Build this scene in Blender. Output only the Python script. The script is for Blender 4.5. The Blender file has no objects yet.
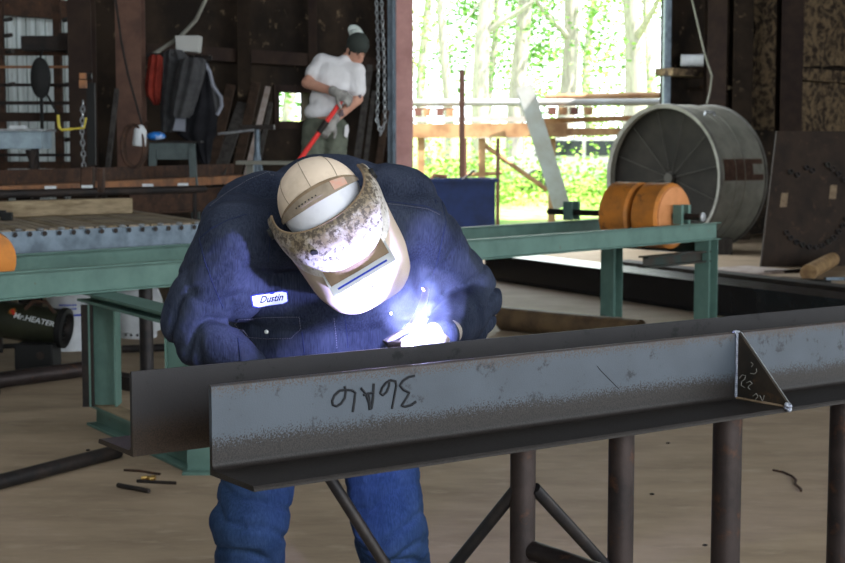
import bpy, bmesh, math, random
from mathutils import Vector, Matrix, noise
from mathutils.bvhtree import BVHTree
random.seed(7)
S = bpy.context.scene
C = S.collection
V = Vector
PI = math.pi

# ------------------------------------------------------------------ camera
F = 1500.0; CH = 1.62
PITCH = math.atan(134.5 / F)
cam = bpy.data.objects.new('camera', bpy.data.cameras.new('camera'))
C.objects.link(cam)
cam.location = (0, 0, CH)
cam.rotation_euler = (PI / 2 - PITCH, 0, 0)
cam.data.sensor_width = 36
cam.data.lens = F / 845 * 36
cam.data.clip_end = 400
cam.data.dof.use_dof = True
cam.data.dof.focus_distance = 3.75
cam.data.dof.aperture_fstop = 9
S.camera = cam
S.view_settings.view_transform = 'Standard'
S.view_settings.look = 'None'
S.view_settings.gamma = 1
S.view_settings.exposure = 0.0

# shop axes: B runs along the rear wall (right and away), Q runs from it towards the camera side
B = V((0.667, 0.745, 0)).normalized(); Q = V((B.y, -B.x, 0))
W0 = V((-2.67, 18.0, 0))
def WT(t, q, z=0): return W0 + B * t + Q * q + V((0, 0, z))

# ------------------------------------------------------------------ sky, sun, daylight
w = bpy.data.worlds.new('sky'); S.world = w; w.use_nodes = True
bg = w.node_tree.nodes['Background']
bg.inputs[0].default_value = (0.86, 0.94, 1.0, 1); bg.inputs[1].default_value = 4.5
sun = bpy.data.lights.new('sun', 'SUN'); sun.energy = 26; sun.angle = 0.01; sun.color = (1, .95, .85)
so = bpy.data.objects.new('sun', sun); C.objects.link(so)
so.rotation_euler = V((-0.55, 0.25, -1.0)).to_track_quat('-Z', 'Y').to_euler()
def area(name, loc, target, sx, sy, power, col):
    l = bpy.data.lights.new(name, 'AREA'); l.shape = 'RECTANGLE'; l.size = sx; l.size_y = sy; l.energy = power; l.color = col
    o = bpy.data.objects.new(name, l); C.objects.link(o); o.location = loc
    o.rotation_euler = (V(target) - V(loc)).to_track_quat('-Z', 'Y').to_euler(); return o
# daylight through the bay door behind the camera; overhead fill lamp added under the closed roof
area('bay_door_daylight', WT(-12, 21.5, 3.2), WT(-10, 8, .6), 9, 5, 620, (.88, .94, 1))
area('overhead_fill', WT(-11, 9, 6.8), WT(-11, 9, 0), 3, 5, 190, (.9, .95, 1))
area('rear_door_daylight', WT(7, -.6, 2.7), WT(4, 10, 0), 6, 4.6, 260, (.93, .98, 1))

# ------------------------------------------------------------------ pixel to place
cp, sp = math.cos(PITCH), math.sin(PITCH)
def ray(px, py):
    x = (px - 422.5) / F; y = (281.5 - py) / F
    return V((x, cp + y * sp, -sp + y * cp))
def P(px, py, Y):
    d = ray(px, py); return V((0, 0, CH)) + d * (Y / d.y)
def PZ(px, py, z=0.0):
    d = ray(px, py); return V((0, 0, CH)) + d * ((z - CH) / d.z)

# ------------------------------------------------------------------ mesh helpers
ORG = {}; GS = 1.0
def frame(d, up=V((0, 0, 1))):
    d = d.normalized()
    if abs(d.dot(up)) > .98: up = V((0, 1, 0))
    s = d.cross(up).normalized(); u = s.cross(d).normalized()
    return s, u
class MB:
    def __init__(self): self.v = []; self.f = []; self.fm = []; self.m = 0
    def add(self, vs, fs):
        o = len(self.v); self.v += [V(a) for a in vs]
        for f in fs: self.f.append([i + o for i in f]); self.fm.append(self.m)
        return self
    def box(self, c, s, ax=None):
        X, Y, Z = ax if ax else (V((1, 0, 0)), V((0, 1, 0)), V((0, 0, 1)))
        vs = [V(c) + X * (i * s[0] / 2) + Y * (j * s[1] / 2) + Z * (k * s[2] / 2) for i in (-1, 1) for j in (-1, 1) for k in (-1, 1)]
        return self.add(vs, [(0, 1, 3, 2), (4, 6, 7, 5), (0, 4, 5, 1), (2, 3, 7, 6), (0, 2, 6, 4), (1, 5, 7, 3)])
    def bar(self, a, b, w, h, up=V((0, 0, 1))):
        a, b = V(a), V(b); s, u = frame(b - a, up)
        return self.sweep([(-w/2, -h/2), (w/2, -h/2), (w/2, h/2), (-w/2, h/2)], a, b, up)
    def sweep(self, prof, a, b, up=V((0, 0, 1)), n=1):
        # profile x goes to the side (d x up), y goes up
        a, b = V(a), V(b); s, u = frame(b - a, up); k = len(prof); vs = []
        for i in range(n + 1):
            c = a.lerp(b, i / n); vs += [c + s * x + u * y for x, y in prof]
        fs = [(r*k + i, r*k + (i+1) % k, (r+1)*k + (i+1) % k, (r+1)*k + i) for r in range(n) for i in range(k)]
        fs += [tuple(range(k))[::-1], tuple(range(n*k, n*k + k))]
        return self.add(vs, fs)
    def tube(self, pts, r, n=10, cap=True):
        pts = [V(p) for p in pts]; rs = r if isinstance(r, (list, tuple)) else [r] * len(pts)
        vs = []; pu = None
        for i, p in enumerate(pts):
            d = (pts[min(i+1, len(pts)-1)] - pts[max(i-1, 0)])
            if d.length < 1e-9: d = V((0, 0, 1))
            d.normalize()
            if pu is None: s, u = frame(d)
            else:
                s = d.cross(pu)
                if s.length < 1e-6: s, u = frame(d)
                else: s.normalize(); u = s.cross(d).normalized()
            pu = u
            vs += [p + (s * math.cos(2*PI*j/n) + u * math.sin(2*PI*j/n)) * rs[i] for j in range(n)]
        fs = [(r_*n + j, r_*n + (j+1) % n, (r_+1)*n + (j+1) % n, (r_+1)*n + j) for r_ in range(len(pts)-1) for j in range(n)]
        if cap: fs += [tuple(range(n))[::-1], tuple(range((len(pts)-1)*n, len(pts)*n))]
        return self.add(vs, fs)
    def lathe(self, prof, o, axis, n=32):
        # prof: (distance along axis, radius)
        o = V(o); ax = V(axis).normalized(); s, u = frame(ax); vs = []
        for h, r in prof:
            vs += [o + ax * h + (s * math.cos(2*PI*j/n) + u * math.sin(2*PI*j/n)) * max(r, 1e-4) for j in range(n)]
        fs = [(r_*n + j, r_*n + (j+1) % n, (r_+1)*n + (j+1) % n, (r_+1)*n + j) for r_ in range(len(prof)-1) for j in range(n)]
        return self.add(vs, fs)
    def ell(self, c, r, ax=None, n=16, m=10):
        global GS
        X, Y, Z = ax if ax else (V((1, 0, 0)), V((0, 1, 0)), V((0, 0, 1)))
        if not isinstance(r, (tuple, list)): r = (r, r, r)
        r = [q_ * GS for q_ in r]; vs = []; c = V(c)
        vs.append(c - Z * r[2])
        for i in range(1, m):
            t = -PI/2 + PI * i / m
            for j in range(n):
                a = 2*PI*j/n
                vs.append(c + X * (r[0]*math.cos(t)*math.cos(a)) + Y * (r[1]*math.cos(t)*math.sin(a)) + Z * (r[2]*math.sin(t)))
        vs.append(c + Z * r[2]); L = len(vs) - 1
        fs = [(0, 1 + (j+1) % n, 1 + j) for j in range(n)]
        fs += [(1+i*n+j, 1+i*n+(j+1) % n, 1+(i+1)*n+(j+1) % n, 1+(i+1)*n+j) for i in range(m-2) for j in range(n)]
        fs += [(L, 1+(m-2)*n+j, 1+(m-2)*n+(j+1) % n) for j in range(n)]
        return self.add(vs, fs)
    def cap(self, a, b, ra, rb=None):      # tapered capsule out of spheres and a cone
        rb = ra if rb is None else rb; a, b = V(a), V(b); L = (b - a).length
        k = max(2, int(L / (min(ra, rb) * .35)) + 1)
        for i in range(k + 1):
            t = i / k; self.ell(a.lerp(b, t), ra + (rb - ra) * t, None, 12, 8)
        return self
    def poly(self, pts, thick):            # polygon pushed along a vector
        k = len(pts); t = V(thick); vs = [V(p) for p in pts] + [V(p) + t for p in pts]
        return self.add(vs, [tuple(range(k))[::-1], tuple(range(k, 2*k))] + [(i, (i+1) % k, k + (i+1) % k, k + i) for i in range(k)])
    def sheet(self, rows, t=0.0, nrm=None):  # grid of points, thickened along nrm(list of vectors)
        R, K = len(rows), len(rows[0]); vs = [p for r in rows for p in r]
        fs = [(i*K+j, i*K+j+1, (i+1)*K+j+1, (i+1)*K+j) for i in range(R-1) for j in range(K-1)]
        if t:
            if nrm is None:
                nrm = []
                for i in range(R):
                    row = []
                    for j in range(K):
                        a = rows[min(i+1, R-1)][j] - rows[max(i-1, 0)][j]; b_ = rows[i][min(j+1, K-1)] - rows[i][max(j-1, 0)]
                        row.append(a.cross(b_).normalized())
                    nrm.append(row)
            o = R * K; vs = vs + [rows[i][j] + nrm[i][j] * t for i in range(R) for j in range(K)]
            fs += [tuple(x + o for x in f)[::-1] for f in fs]
            bd = [(0, j) for j in range(K)] + [(i, K-1) for i in range(1, R)] + [(R-1, j) for j in range(K-2, -1, -1)] + [(i, 0) for i in range(R-2, 0, -1)]
            ids = [i*K+j for i, j in bd]; n = len(ids)
            fs += [(ids[i], ids[i] + o, ids[(i+1) % n] + o, ids[(i+1) % n]) for i in range(n)]
        return self.add(vs, fs)
    def mesh(self, name, org=V((0, 0, 0))):
        me = bpy.data.meshes.new(name); me.from_pydata([tuple(v - org) for v in self.v], [], self.f); me.update()
        bm = bmesh.new(); bm.from_mesh(me); bmesh.ops.recalc_face_normals(bm, faces=bm.faces); bm.to_mesh(me); bm.free()
        return me
    def build(self, name, m, parent=None, smooth=True, bevel=0, org=None, ang=40):
        if parent is not None: org = ORG[parent.name]
        elif org is None:
            xs = [v.x for v in self.v]; ys = [v.y for v in self.v]; zs = [v.z for v in self.v]
            org = V(((min(xs)+max(xs))/2, (min(ys)+max(ys))/2, min(zs)))
        me = self.mesh(name, org)
        return link(name, me, m, parent, org, smooth, bevel, ang, self.fm)
def link(name, me, m, parent, org, smooth=True, bevel=0, ang=40, fm=None):
    o = bpy.data.objects.new(name, me); C.objects.link(o)
    ms = m if isinstance(m, (list, tuple)) else [m]
    for a in ms: me.materials.append(a)
    if fm and len(ms) > 1: me.polygons.foreach_set('material_index', fm)
    if smooth:
        me.shade_smooth(); me.set_sharp_from_angle(angle=math.radians(ang))
    if parent is not None: o.parent = parent
    else: o.location = org
    ORG[o.name] = V(org)
    if bevel:
        b = o.modifiers.new('bevel', 'BEVEL'); b.width = bevel; b.segments = 2; b.limit_method = 'ANGLE'; b.angle_limit = .7
    return o
def thing(name, loc, label, cat, group=None):
    o = bpy.data.objects.new(name, None); C.objects.link(o); o.location = loc; o.empty_display_size = .1
    ORG[o.name] = V(loc); return tag(o, label, cat, group)
def tag(o, label, cat, group=None, kind=None):
    o['label'] = label; o['category'] = cat
    if group: o['group'] = group
    if kind: o['kind'] = kind
    return o
def struct(o): o['kind'] = 'structure'; return o

# ------------------------------------------------------------------ materials
def mat(name, c1, c2=None, scale=8.0, rough=.7, metal=0.0, bump=0.0, bscale=None, lo=.4, hi=.62, c3=None, s3=30, lo3=.6, hi3=.7, stretch=None, spec=.2, rough2=None, detail=6):
    m = bpy.data.materials.new(name); m.use_nodes = True; nt = m.node_tree; N = nt.nodes; L = nt.links
    b = N['Principled BSDF']; b.inputs['Roughness'].default_value = rough; b.inputs['Metallic'].default_value = metal
    b.inputs['Specular IOR Level'].default_value = spec
    b.inputs['Base Color'].default_value = (*c1, 1)
    tc = N.new('ShaderNodeTexCoord'); mp = N.new('ShaderNodeMapping'); L.new(tc.outputs['Object'], mp.inputs[0])
    if stretch: mp.inputs['Scale'].default_value = stretch
    def nz(sc, d=detail):
        n = N.new('ShaderNodeTexNoise'); n.inputs['Scale'].default_value = sc; n.inputs['Detail'].default_value = d; n.inputs['Roughness'].default_value = .62
        L.new(mp.outputs[0], n.inputs['Vector']); return n
    def ramp(n, a, z):
        r = N.new('ShaderNodeMapRange'); r.inputs[1].default_value = a; r.inputs[2].default_value = z; L.new(n.outputs[0], r.inputs[0]); return r
    if c2:
        r = ramp(nz(scale), lo, hi); mx = N.new('ShaderNodeMix'); mx.data_type = 'RGBA'
        mx.inputs[6].default_value = (*c1, 1); mx.inputs[7].default_value = (*c2, 1); L.new(r.outputs[0], mx.inputs[0]); out = mx.outputs[2]
        if rough2 is not None:
            rr = N.new('ShaderNodeMapRange'); rr.inputs[3].default_value = rough; rr.inputs[4].default_value = rough2; L.new(r.outputs[0], rr.inputs[0]); L.new(rr.outputs[0], b.inputs['Roughness'])
        if c3:
            r3 = ramp(nz(s3), lo3, hi3); m3 = N.new('ShaderNodeMix'); m3.data_type = 'RGBA'; L.new(out, m3.inputs[6]); m3.inputs[7].default_value = (*c3, 1)
            L.new(r3.outputs[0], m3.inputs[0]); out = m3.outputs[2]
        L.new(out, b.inputs['Base Color'])
    if bump:
        bp = N.new('ShaderNodeBump'); bp.inputs['Strength'].default_value = bump; bp.inputs['Distance'].default_value = .01
        L.new(nz(bscale or scale * 3).outputs[0], bp.inputs['Height']); L.new(bp.outputs[0], b.inputs['Normal'])
    return m
def emit(name, c, s):
    m = bpy.data.materials.new(name); m.use_nodes = True; b = m.node_tree.nodes['Principled BSDF']
    b.inputs['Base Color'].default_value = (*c, 1); b.inputs['Emission Color'].default_value = (*c, 1); b.inputs['Emission Strength'].default_value = s; return m

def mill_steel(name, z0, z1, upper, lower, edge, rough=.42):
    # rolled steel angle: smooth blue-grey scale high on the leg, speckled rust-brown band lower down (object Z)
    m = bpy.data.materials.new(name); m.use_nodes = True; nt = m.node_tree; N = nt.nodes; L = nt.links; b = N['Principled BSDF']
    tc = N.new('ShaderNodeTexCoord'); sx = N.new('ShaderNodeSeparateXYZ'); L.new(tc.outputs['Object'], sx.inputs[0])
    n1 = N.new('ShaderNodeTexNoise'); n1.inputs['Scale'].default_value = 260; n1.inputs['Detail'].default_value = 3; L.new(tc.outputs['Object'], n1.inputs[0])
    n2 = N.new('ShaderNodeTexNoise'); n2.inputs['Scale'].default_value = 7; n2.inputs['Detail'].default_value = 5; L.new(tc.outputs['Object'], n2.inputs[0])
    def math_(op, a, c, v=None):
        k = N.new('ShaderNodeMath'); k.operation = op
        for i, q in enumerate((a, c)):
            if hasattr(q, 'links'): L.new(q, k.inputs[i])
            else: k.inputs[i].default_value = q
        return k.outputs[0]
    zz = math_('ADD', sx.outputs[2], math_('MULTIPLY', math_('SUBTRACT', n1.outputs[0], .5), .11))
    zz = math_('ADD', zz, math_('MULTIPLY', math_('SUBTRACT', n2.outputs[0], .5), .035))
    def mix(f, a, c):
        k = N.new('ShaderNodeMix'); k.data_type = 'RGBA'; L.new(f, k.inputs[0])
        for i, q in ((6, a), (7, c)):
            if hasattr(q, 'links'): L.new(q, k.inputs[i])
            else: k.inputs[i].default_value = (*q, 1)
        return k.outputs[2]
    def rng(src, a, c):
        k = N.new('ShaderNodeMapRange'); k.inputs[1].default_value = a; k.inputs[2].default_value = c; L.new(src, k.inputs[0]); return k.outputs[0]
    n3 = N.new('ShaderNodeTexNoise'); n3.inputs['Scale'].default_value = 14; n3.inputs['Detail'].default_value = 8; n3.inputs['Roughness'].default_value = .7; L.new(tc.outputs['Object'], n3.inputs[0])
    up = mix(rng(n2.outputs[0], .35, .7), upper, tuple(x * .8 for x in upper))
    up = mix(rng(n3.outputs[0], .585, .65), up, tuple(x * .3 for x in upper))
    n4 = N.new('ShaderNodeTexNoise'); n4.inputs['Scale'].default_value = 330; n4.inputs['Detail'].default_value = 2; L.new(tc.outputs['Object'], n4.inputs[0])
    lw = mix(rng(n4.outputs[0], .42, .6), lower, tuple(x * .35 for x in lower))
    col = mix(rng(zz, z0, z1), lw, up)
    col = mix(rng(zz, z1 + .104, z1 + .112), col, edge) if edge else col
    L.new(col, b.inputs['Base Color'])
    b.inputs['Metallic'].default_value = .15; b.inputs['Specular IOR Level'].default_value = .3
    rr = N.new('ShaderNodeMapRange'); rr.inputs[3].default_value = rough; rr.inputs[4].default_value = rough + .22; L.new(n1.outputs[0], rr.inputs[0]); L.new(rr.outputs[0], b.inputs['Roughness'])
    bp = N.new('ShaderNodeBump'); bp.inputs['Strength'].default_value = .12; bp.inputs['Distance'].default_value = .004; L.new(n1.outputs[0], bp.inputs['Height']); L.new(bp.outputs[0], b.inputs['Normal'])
    return m

M = {}
M['floor'] = mat('dusty_concrete', (.35, .265, .180), (.235, .175, .118), 1.6, .72, 0, .3, 9, .35, .68, (.38, .30, .215), 4, .55, .75, stretch=(1, 2.2, 1))
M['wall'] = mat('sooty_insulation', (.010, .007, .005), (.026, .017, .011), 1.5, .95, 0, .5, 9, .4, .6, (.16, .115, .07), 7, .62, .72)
M['siding'] = mat('pale_siding', (.60, .66, .66), (.30, .33, .32), 2.2, .7, 0, 0, None, .4, .7, (.16, .09, .05), 5, .62, .75, stretch=(6, 6, .6))
M['green'] = mat('green_paint', (.105, .185, .155), (.075, .135, .115), 5, .5, 0, .08, 40, .4, .7, (.10, .07, .045), 12, .66, .74)
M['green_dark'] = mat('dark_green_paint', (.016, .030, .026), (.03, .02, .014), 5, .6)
M['rust'] = mat('rusty_steel', (.075, .040, .026), (.035, .022, .017), 9, .75, .2, .3, 50, c3=(.14, .065, .03), s3=25)
M['rustlite'] = mat('bright_rust', (.33, .15, .07), (.17, .09, .055), 6, .8, 0, .3, 30)
M['dark'] = mat('black_steel', (.018, .016, .016), (.035, .026, .022), 8, .6, .3, .15, 40)
M['column'] = mat('red_brown_column', (.13, .070, .050), (.08, .045, .034), 3, .8, 0, .1, 20)
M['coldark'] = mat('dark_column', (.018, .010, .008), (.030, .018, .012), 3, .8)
M['doorpost'] = mat('faded_pink_paint', (.62, .34, .31), (.48, .25, .23), 3, .7)
M['bluegrey'] = mat('blue_grey_steel', (.16, .20, .24), (.09, .115, .14), 7, .5, .3, .1, 40, .4, .65)
M['silver'] = mat('galvanised_steel', (.42, .44, .46), (.25, .26, .27), 14, .4, .6)
M['pipe'] = mat('brown_pipe_steel', (.040, .030, .028), (.022, .018, .018), 9, .48, .45, .12, 60, c3=(.085, .042, .026), s3=18, lo3=.55, hi3=.72)
M['braceblk'] = mat('black_brace_pipe', (.022, .021, .023), (.040, .034, .032), 9, .42, .5, .1, 60)
M['wood'] = mat('old_timber', (.26, .20, .125), (.15, .11, .065), 5, .85, 0, .3, 30, stretch=(1, 1, 6))
M['slat'] = mat('dusty_slat', (.30, .24, .17), (.19, .15, .11), 3, .85)
M['woodlog'] = mat('cut_log', (.30, .19, .09), (.17, .10, .05), 8, .85)
M['boardbrown'] = mat('brown_board', (.060, .036, .024), (.033, .022, .016), 5, .8, stretch=(3, 3, .5))
M['boardgrey'] = mat('grey_board', (.075, .068, .062), (.04, .035, .032), 5, .8, stretch=(3, 3, .5))
M['boardpale'] = mat('pale_board', (.42, .36, .33), (.28, .22, .19), 5, .6)
M['orange'] = mat('orange_paint', (.56, .20, .035), (.36, .14, .035), 5, .55, 0, .1, 30, .42, .62, (.13, .06, .03), 9, .6, .7)
M['navy'] = mat('navy_paint', (.010, .022, .085), (.008, .016, .055), 4, .5)
M['zinc'] = mat('dull_zinc', (.23, .225, .19), (.16, .155, .13), 3, .55, .2, .06, 20)
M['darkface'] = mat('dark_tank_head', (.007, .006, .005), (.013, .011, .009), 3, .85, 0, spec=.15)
M['scratch'] = mat('scratch_grey', (.035, .032, .028), None, rough=.8)
M['rimzinc'] = mat('dark_zinc', (.16, .155, .14), (.10, .095, .085), 5, .6)
M['patchrust'] = mat('rust_patch', (.050, .024, .017), (.08, .045, .03), 12, .8)
M['white'] = mat('white_plastic', (.62, .64, .66), (.50, .52, .54), 6, .5)
M['black'] = mat('black_rubber', (.012, .012, .012), None, rough=.6)
M['khaki'] = mat('dark_olive_enamel', (.030, .032, .020), (.020, .021, .014), 5, .35)
M['brass'] = mat('brass', (.55, .36, .12), None, rough=.3, metal=.9)
M['yellow'] = mat('yellow_paint', (.52, .42, .06), None, rough=.5)
M['red'] = mat('red_paint', (.65, .035, .03), None, rough=.4)
M['redcloth'] = mat('red_cloth', (.26, .035, .022), (.16, .02, .014), 9, .9)
M['greycloth'] = mat('grey_cloth', (.060, .060, .062), (.038, .038, .040), 9, .95)
M['blackcloth'] = mat('black_cloth', (.008, .008, .010), (.014, .014, .017), 9, .95)
M['palecloth'] = mat('pale_lining', (.22, .23, .27), None, rough=.9)
M['bluepack'] = mat('blue_packet', (.03, .20, .62), (.45, .55, .75), 14, .4, lo=.55, hi=.6)
M['ochre'] = mat('ochre_insulation', (.15, .105, .06), (.024, .016, .011), 7, .95, 0, .8, 18, .42, .58)
M['floodlight'] = mat('grey_box', (.42, .42, .40), None, rough=.6)
M['grass'] = mat('grass', (.12, .26, .045), (.30, .32, .13), 1.2, .9, 0, .5, 12)
M['leafA'] = mat('leaf_spring_green', (.18, .36, .06), (.30, .45, .10), 2, .7)
M['leafB'] = mat('leaf_deep_green', (.09, .24, .045), (.16, .32, .08), 2, .7)
M['bark'] = mat('grey_bark', (.40, .37, .33), (.27, .25, .22), 5, .9, stretch=(3, 3, .6))
M['outsteel'] = mat('weathered_rack_steel', (.40, .24, .13), (.25, .13, .07), 3, .8)
M['outpale'] = mat('pale_primer', (.34, .35, .37), (.28, .27, .26), 2, .6)
M['outbrown'] = mat('brown_bar', (.12, .055, .045), None, rough=.7)
M['skin'] = mat('skin', (.50, .27, .19), (.42, .21, .15), 6, .55)
M['hair'] = mat('dark_hair', (.018, .012, .009), None, rough=.6)
M['glove'] = mat('leather_glove', (.34, .30, .25), (.24, .20, .17), 20, .8, 0, .4, 60)
M['gloveg'] = mat('grey_work_glove', (.30, .29, .27), (.17, .16, .15), 14, .9)
M['tshirt'] = mat('white_cotton', (.68, .67, .69), (.55, .54, .55), 4, .9, 0, .3, 12)
M['olive'] = mat('olive_trousers', (.075, .085, .065), (.12, .13, .10), 7, .9, 0, .4, 20)
M['capgrey'] = mat('charcoal_cap', (.030, .036, .032), None, rough=.85)
M['cappale'] = mat('pale_mesh', (.50, .55, .52), None, rough=.85)
M['capcream'] = mat('cream_canvas', (.66, .54, .42), (.52, .42, .32), 9, .9, 0, .25, 60)
M['strap'] = mat('tan_strap', (.27, .22, .165), (.20, .16, .12), 18, .85)
M['pinklabel'] = mat('pink_label', (.52, .27, .20), (.45, .33, .26), 40, .7)
M['bandana'] = mat('pale_blue_cotton', (.62, .63, .68), (.50, .51, .56), 9, .85)
M['marker'] = mat('black_marker', (.012, .013, .016), None, rough=.6)
M['chalk'] = mat('soapstone', (.20, .19, .17), None, rough=.9)
M['tag'] = mat('white_embroidery', (.60, .64, .78), None, rough=.85)
M['tagedge'] = mat('blue_embroidery', (.020, .030, .22), None, rough=.85)
M['thread'] = mat('pale_thread', (.13, .13, .15), None, rough=.9)
M['snap'] = mat('pearl_snap', (.75, .78, .76), None, rough=.3, metal=.3)
M['bead'] = mat('fresh_weld_bead', (.50, .53, .60), (.22, .24, .32), 120, .28, .8, .6, 200)
M['shellbrown'] = mat('scorched_leather', (.21, .15, .095), (.13, .09, .055), 12, .8, 0, .2, 50)
M['blueline'] = mat('blue_line', (.02, .05, .42), None, rough=.5)
M['glass'] = mat('window_tint', (.03, .035, .04), None, rough=.15)
M['boot'] = mat('brown_boot_leather', (.05, .03, .02), None, rough=.6)

def denim(name, c1, c2, ws=1.0):
    m = bpy.data.materials.new(name); m.use_nodes = True; nt = m.node_tree; N = nt.nodes; L = nt.links; b = N['Principled BSDF']
    b.inputs['Roughness'].default_value = .88; b.inputs['Specular IOR Level'].default_value = .08
    tc = N.new('ShaderNodeTexCoord')
    mp = N.new('ShaderNodeMapping'); mp.inputs['Scale'].default_value = (60, 60, 7); L.new(tc.outputs['Object'], mp.inputs[0])
    n1 = N.new('ShaderNodeTexNoise'); n1.inputs['Scale'].default_value = 4; n1.inputs['Detail'].default_value = 5; L.new(mp.outputs[0], n1.inputs[0])
    n2 = N.new('ShaderNodeTexNoise'); n2.inputs['Scale'].default_value = 7; n2.inputs['Detail'].default_value = 6; L.new(tc.outputs['Object'], n2.inputs[0])
    ad = N.new('ShaderNodeMath'); ad.operation = 'ADD'; L.new(n1.outputs[0], ad.inputs[0]); L.new(n2.outputs[0], ad.inputs[1])
    r = N.new('ShaderNodeMapRange'); r.inputs[1].default_value = .75; r.inputs[2].default_value = 1.3; L.new(ad.outputs[0], r.inputs[0])
    mx = N.new('ShaderNodeMix'); mx.data_type = 'RGBA'; mx.inputs[6].default_value = (*c1, 1); mx.inputs[7].default_value = (*c2, 1); L.new(r.outputs[0], mx.inputs[0]); L.new(mx.outputs[2], b.inputs['Base Color'])
    n3 = N.new('ShaderNodeTexNoise'); n3.inputs['Scale'].default_value = 13 * ws; n3.inputs['Detail'].default_value = 4; n3.inputs['Distortion'].default_value = .8; L.new(tc.outputs['Object'], n3.inputs[0])
    bp = N.new('ShaderNodeBump'); bp.inputs['Strength'].default_value = .35; bp.inputs['Distance'].default_value = .016; L.new(n3.outputs[0], bp.inputs['Height'])
    b2 = N.new('ShaderNodeBump'); b2.inputs['Strength'].default_value = .25; b2.inputs['Distance'].default_value = .002; L.new(n1.outputs[0], b2.inputs['Height']); L.new(bp.outputs[0], b2.inputs['Normal']); L.new(b2.outputs[0], b.inputs['Normal'])
    return m
M['denim'] = denim('indigo_denim', (.010, .0135, .026), (.036, .044, .068))
M['jeans'] = denim('blue_jeans', (.011, .026, .066), (.032, .060, .122))

# ------------------------------------------------------------------ the building
def wbox(mb, t0, t1, z0, z1, q0=-.15, q1=0.0):
    c = WT((t0+t1)/2, (q0+q1)/2, (z0+z1)/2); return mb.box(c, (t1-t0, q1-q0, z1-z0), (B, Q, V((0, 0, 1))))
def tpx(px, q=0):      # where the ray of a pixel column meets the line at distance q from the rear wall
    k = (px - 422.5) / F; o = W0 + Q * q; return (k * o.y - o.x) / (B.x - k * B.y)
ceilz = 7.0
m = MB(); m.box(WT(-.5, 12, -.1), (41, 26, .2), (B, Q, V((0, 0, 1)))); struct(m.build('floor', M['floor'], smooth=False, org=V((0, 0, 0))))
m = MB(); m.box(WT(-.5, 10.9, ceilz + .1), (41, 22.5, .2), (B, Q, V((0, 0, 1)))); struct(m.build('ceiling', M['coldark'], smooth=False))
tL, tR = tpx(402), tpx(661)
ts = tpx(78); wa, wb = tpx(276), tpx(311)
zt = P(290, 88, WT(wa, 0).y).z; zb = P(290, 125, WT(wa, 0).y).z
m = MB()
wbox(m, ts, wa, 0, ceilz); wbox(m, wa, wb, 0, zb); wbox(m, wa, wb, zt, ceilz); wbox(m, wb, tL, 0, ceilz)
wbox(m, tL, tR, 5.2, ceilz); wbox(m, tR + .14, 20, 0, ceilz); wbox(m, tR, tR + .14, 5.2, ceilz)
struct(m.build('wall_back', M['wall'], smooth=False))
m = MB(); x = -20.0
while x < ts - .01:
    x2 = min(x + .12, ts); m.box(WT((x+x2)/2, -.1, ceilz/2), (x2-x, .06, ceilz), (B, Q, V((0, 0, 1))))
    m.box(WT((x+x2)/2, -.06, ceilz/2), (.05, .04, ceilz), (B, Q, V((0, 0, 1)))); x = x2
struct(m.build('wall_back_siding', M['siding'], smooth=False))
m = MB(); m.box(WT(-20.1, 11, ceilz/2), (.2, 22.2, ceilz), (B, Q, V((0, 0, 1)))); struct(m.build('wall_left', M['siding'], smooth=False))
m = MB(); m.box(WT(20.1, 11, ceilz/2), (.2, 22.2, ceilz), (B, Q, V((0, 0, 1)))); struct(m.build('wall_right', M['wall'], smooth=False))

def ibeam(h, wd, tf=.014, tw=.010):
    a, b_, c = wd/2, h/2, tw/2
    return [(-a, -b_), (a, -b_), (a, -b_+tf), (c, -b_+tf), (c, b_-tf), (a, b_-tf), (a, b_), (-a, b_), (-a, b_-tf), (-c, b_-tf), (-c, -b_+tf), (-a, -b_+tf)]
def hcol(name, px0, px1, q, m_, label, ztop=ceilz, face=Q):
    t = tpx((px0+px1)/2, q); c = WT(t, q); wd = (px1-px0) * c.y / F
    b_ = MB(); b_.sweep(ibeam(wd, wd, wd*.07, wd*.06), c, c + V((0, 0, ztop)), V((0, -1, 0)))
    o = b_.build(name, m_, smooth=False); return tag(o, label, 'column')
# door edge trims
m = MB(); c = WT(tpx(402, .30), .30); m.box(c + V((0, 0, 2.6)), (.30, .22, 5.2), (V((1, 0, 0)), V((0, 1, 0)), V((0, 0, 1)))); tag(m.build('door_post', M['doorpost'], smooth=False, bevel=.01), 'faded pink steel post on the left edge of the bright doorway', 'post')
c2 = P(392, 100, c.y - .3); m = MB(); m.box((c2.x, c2.y, 2.6), (.11, .14, 5.2)); m.box((c2.x + .02, c2.y - .1, 2.6), (.03, .06, 5.2)); tag(m.build('door_track', M['bluegrey'], smooth=False), 'blue-grey vertical door track beside the pink post and the hanging chain', 'door track')
c = WT(tpx(661, .05), .05); m = MB(); m.box(c + V((.02, -.05, 2.6)), (.05, .2, 5.2)); m.box(c + V((.085, 0, 2.6)), (.07, .12, 5.2)); struct(m.build('trim_1', [M['bluegrey']], smooth=False))
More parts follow.
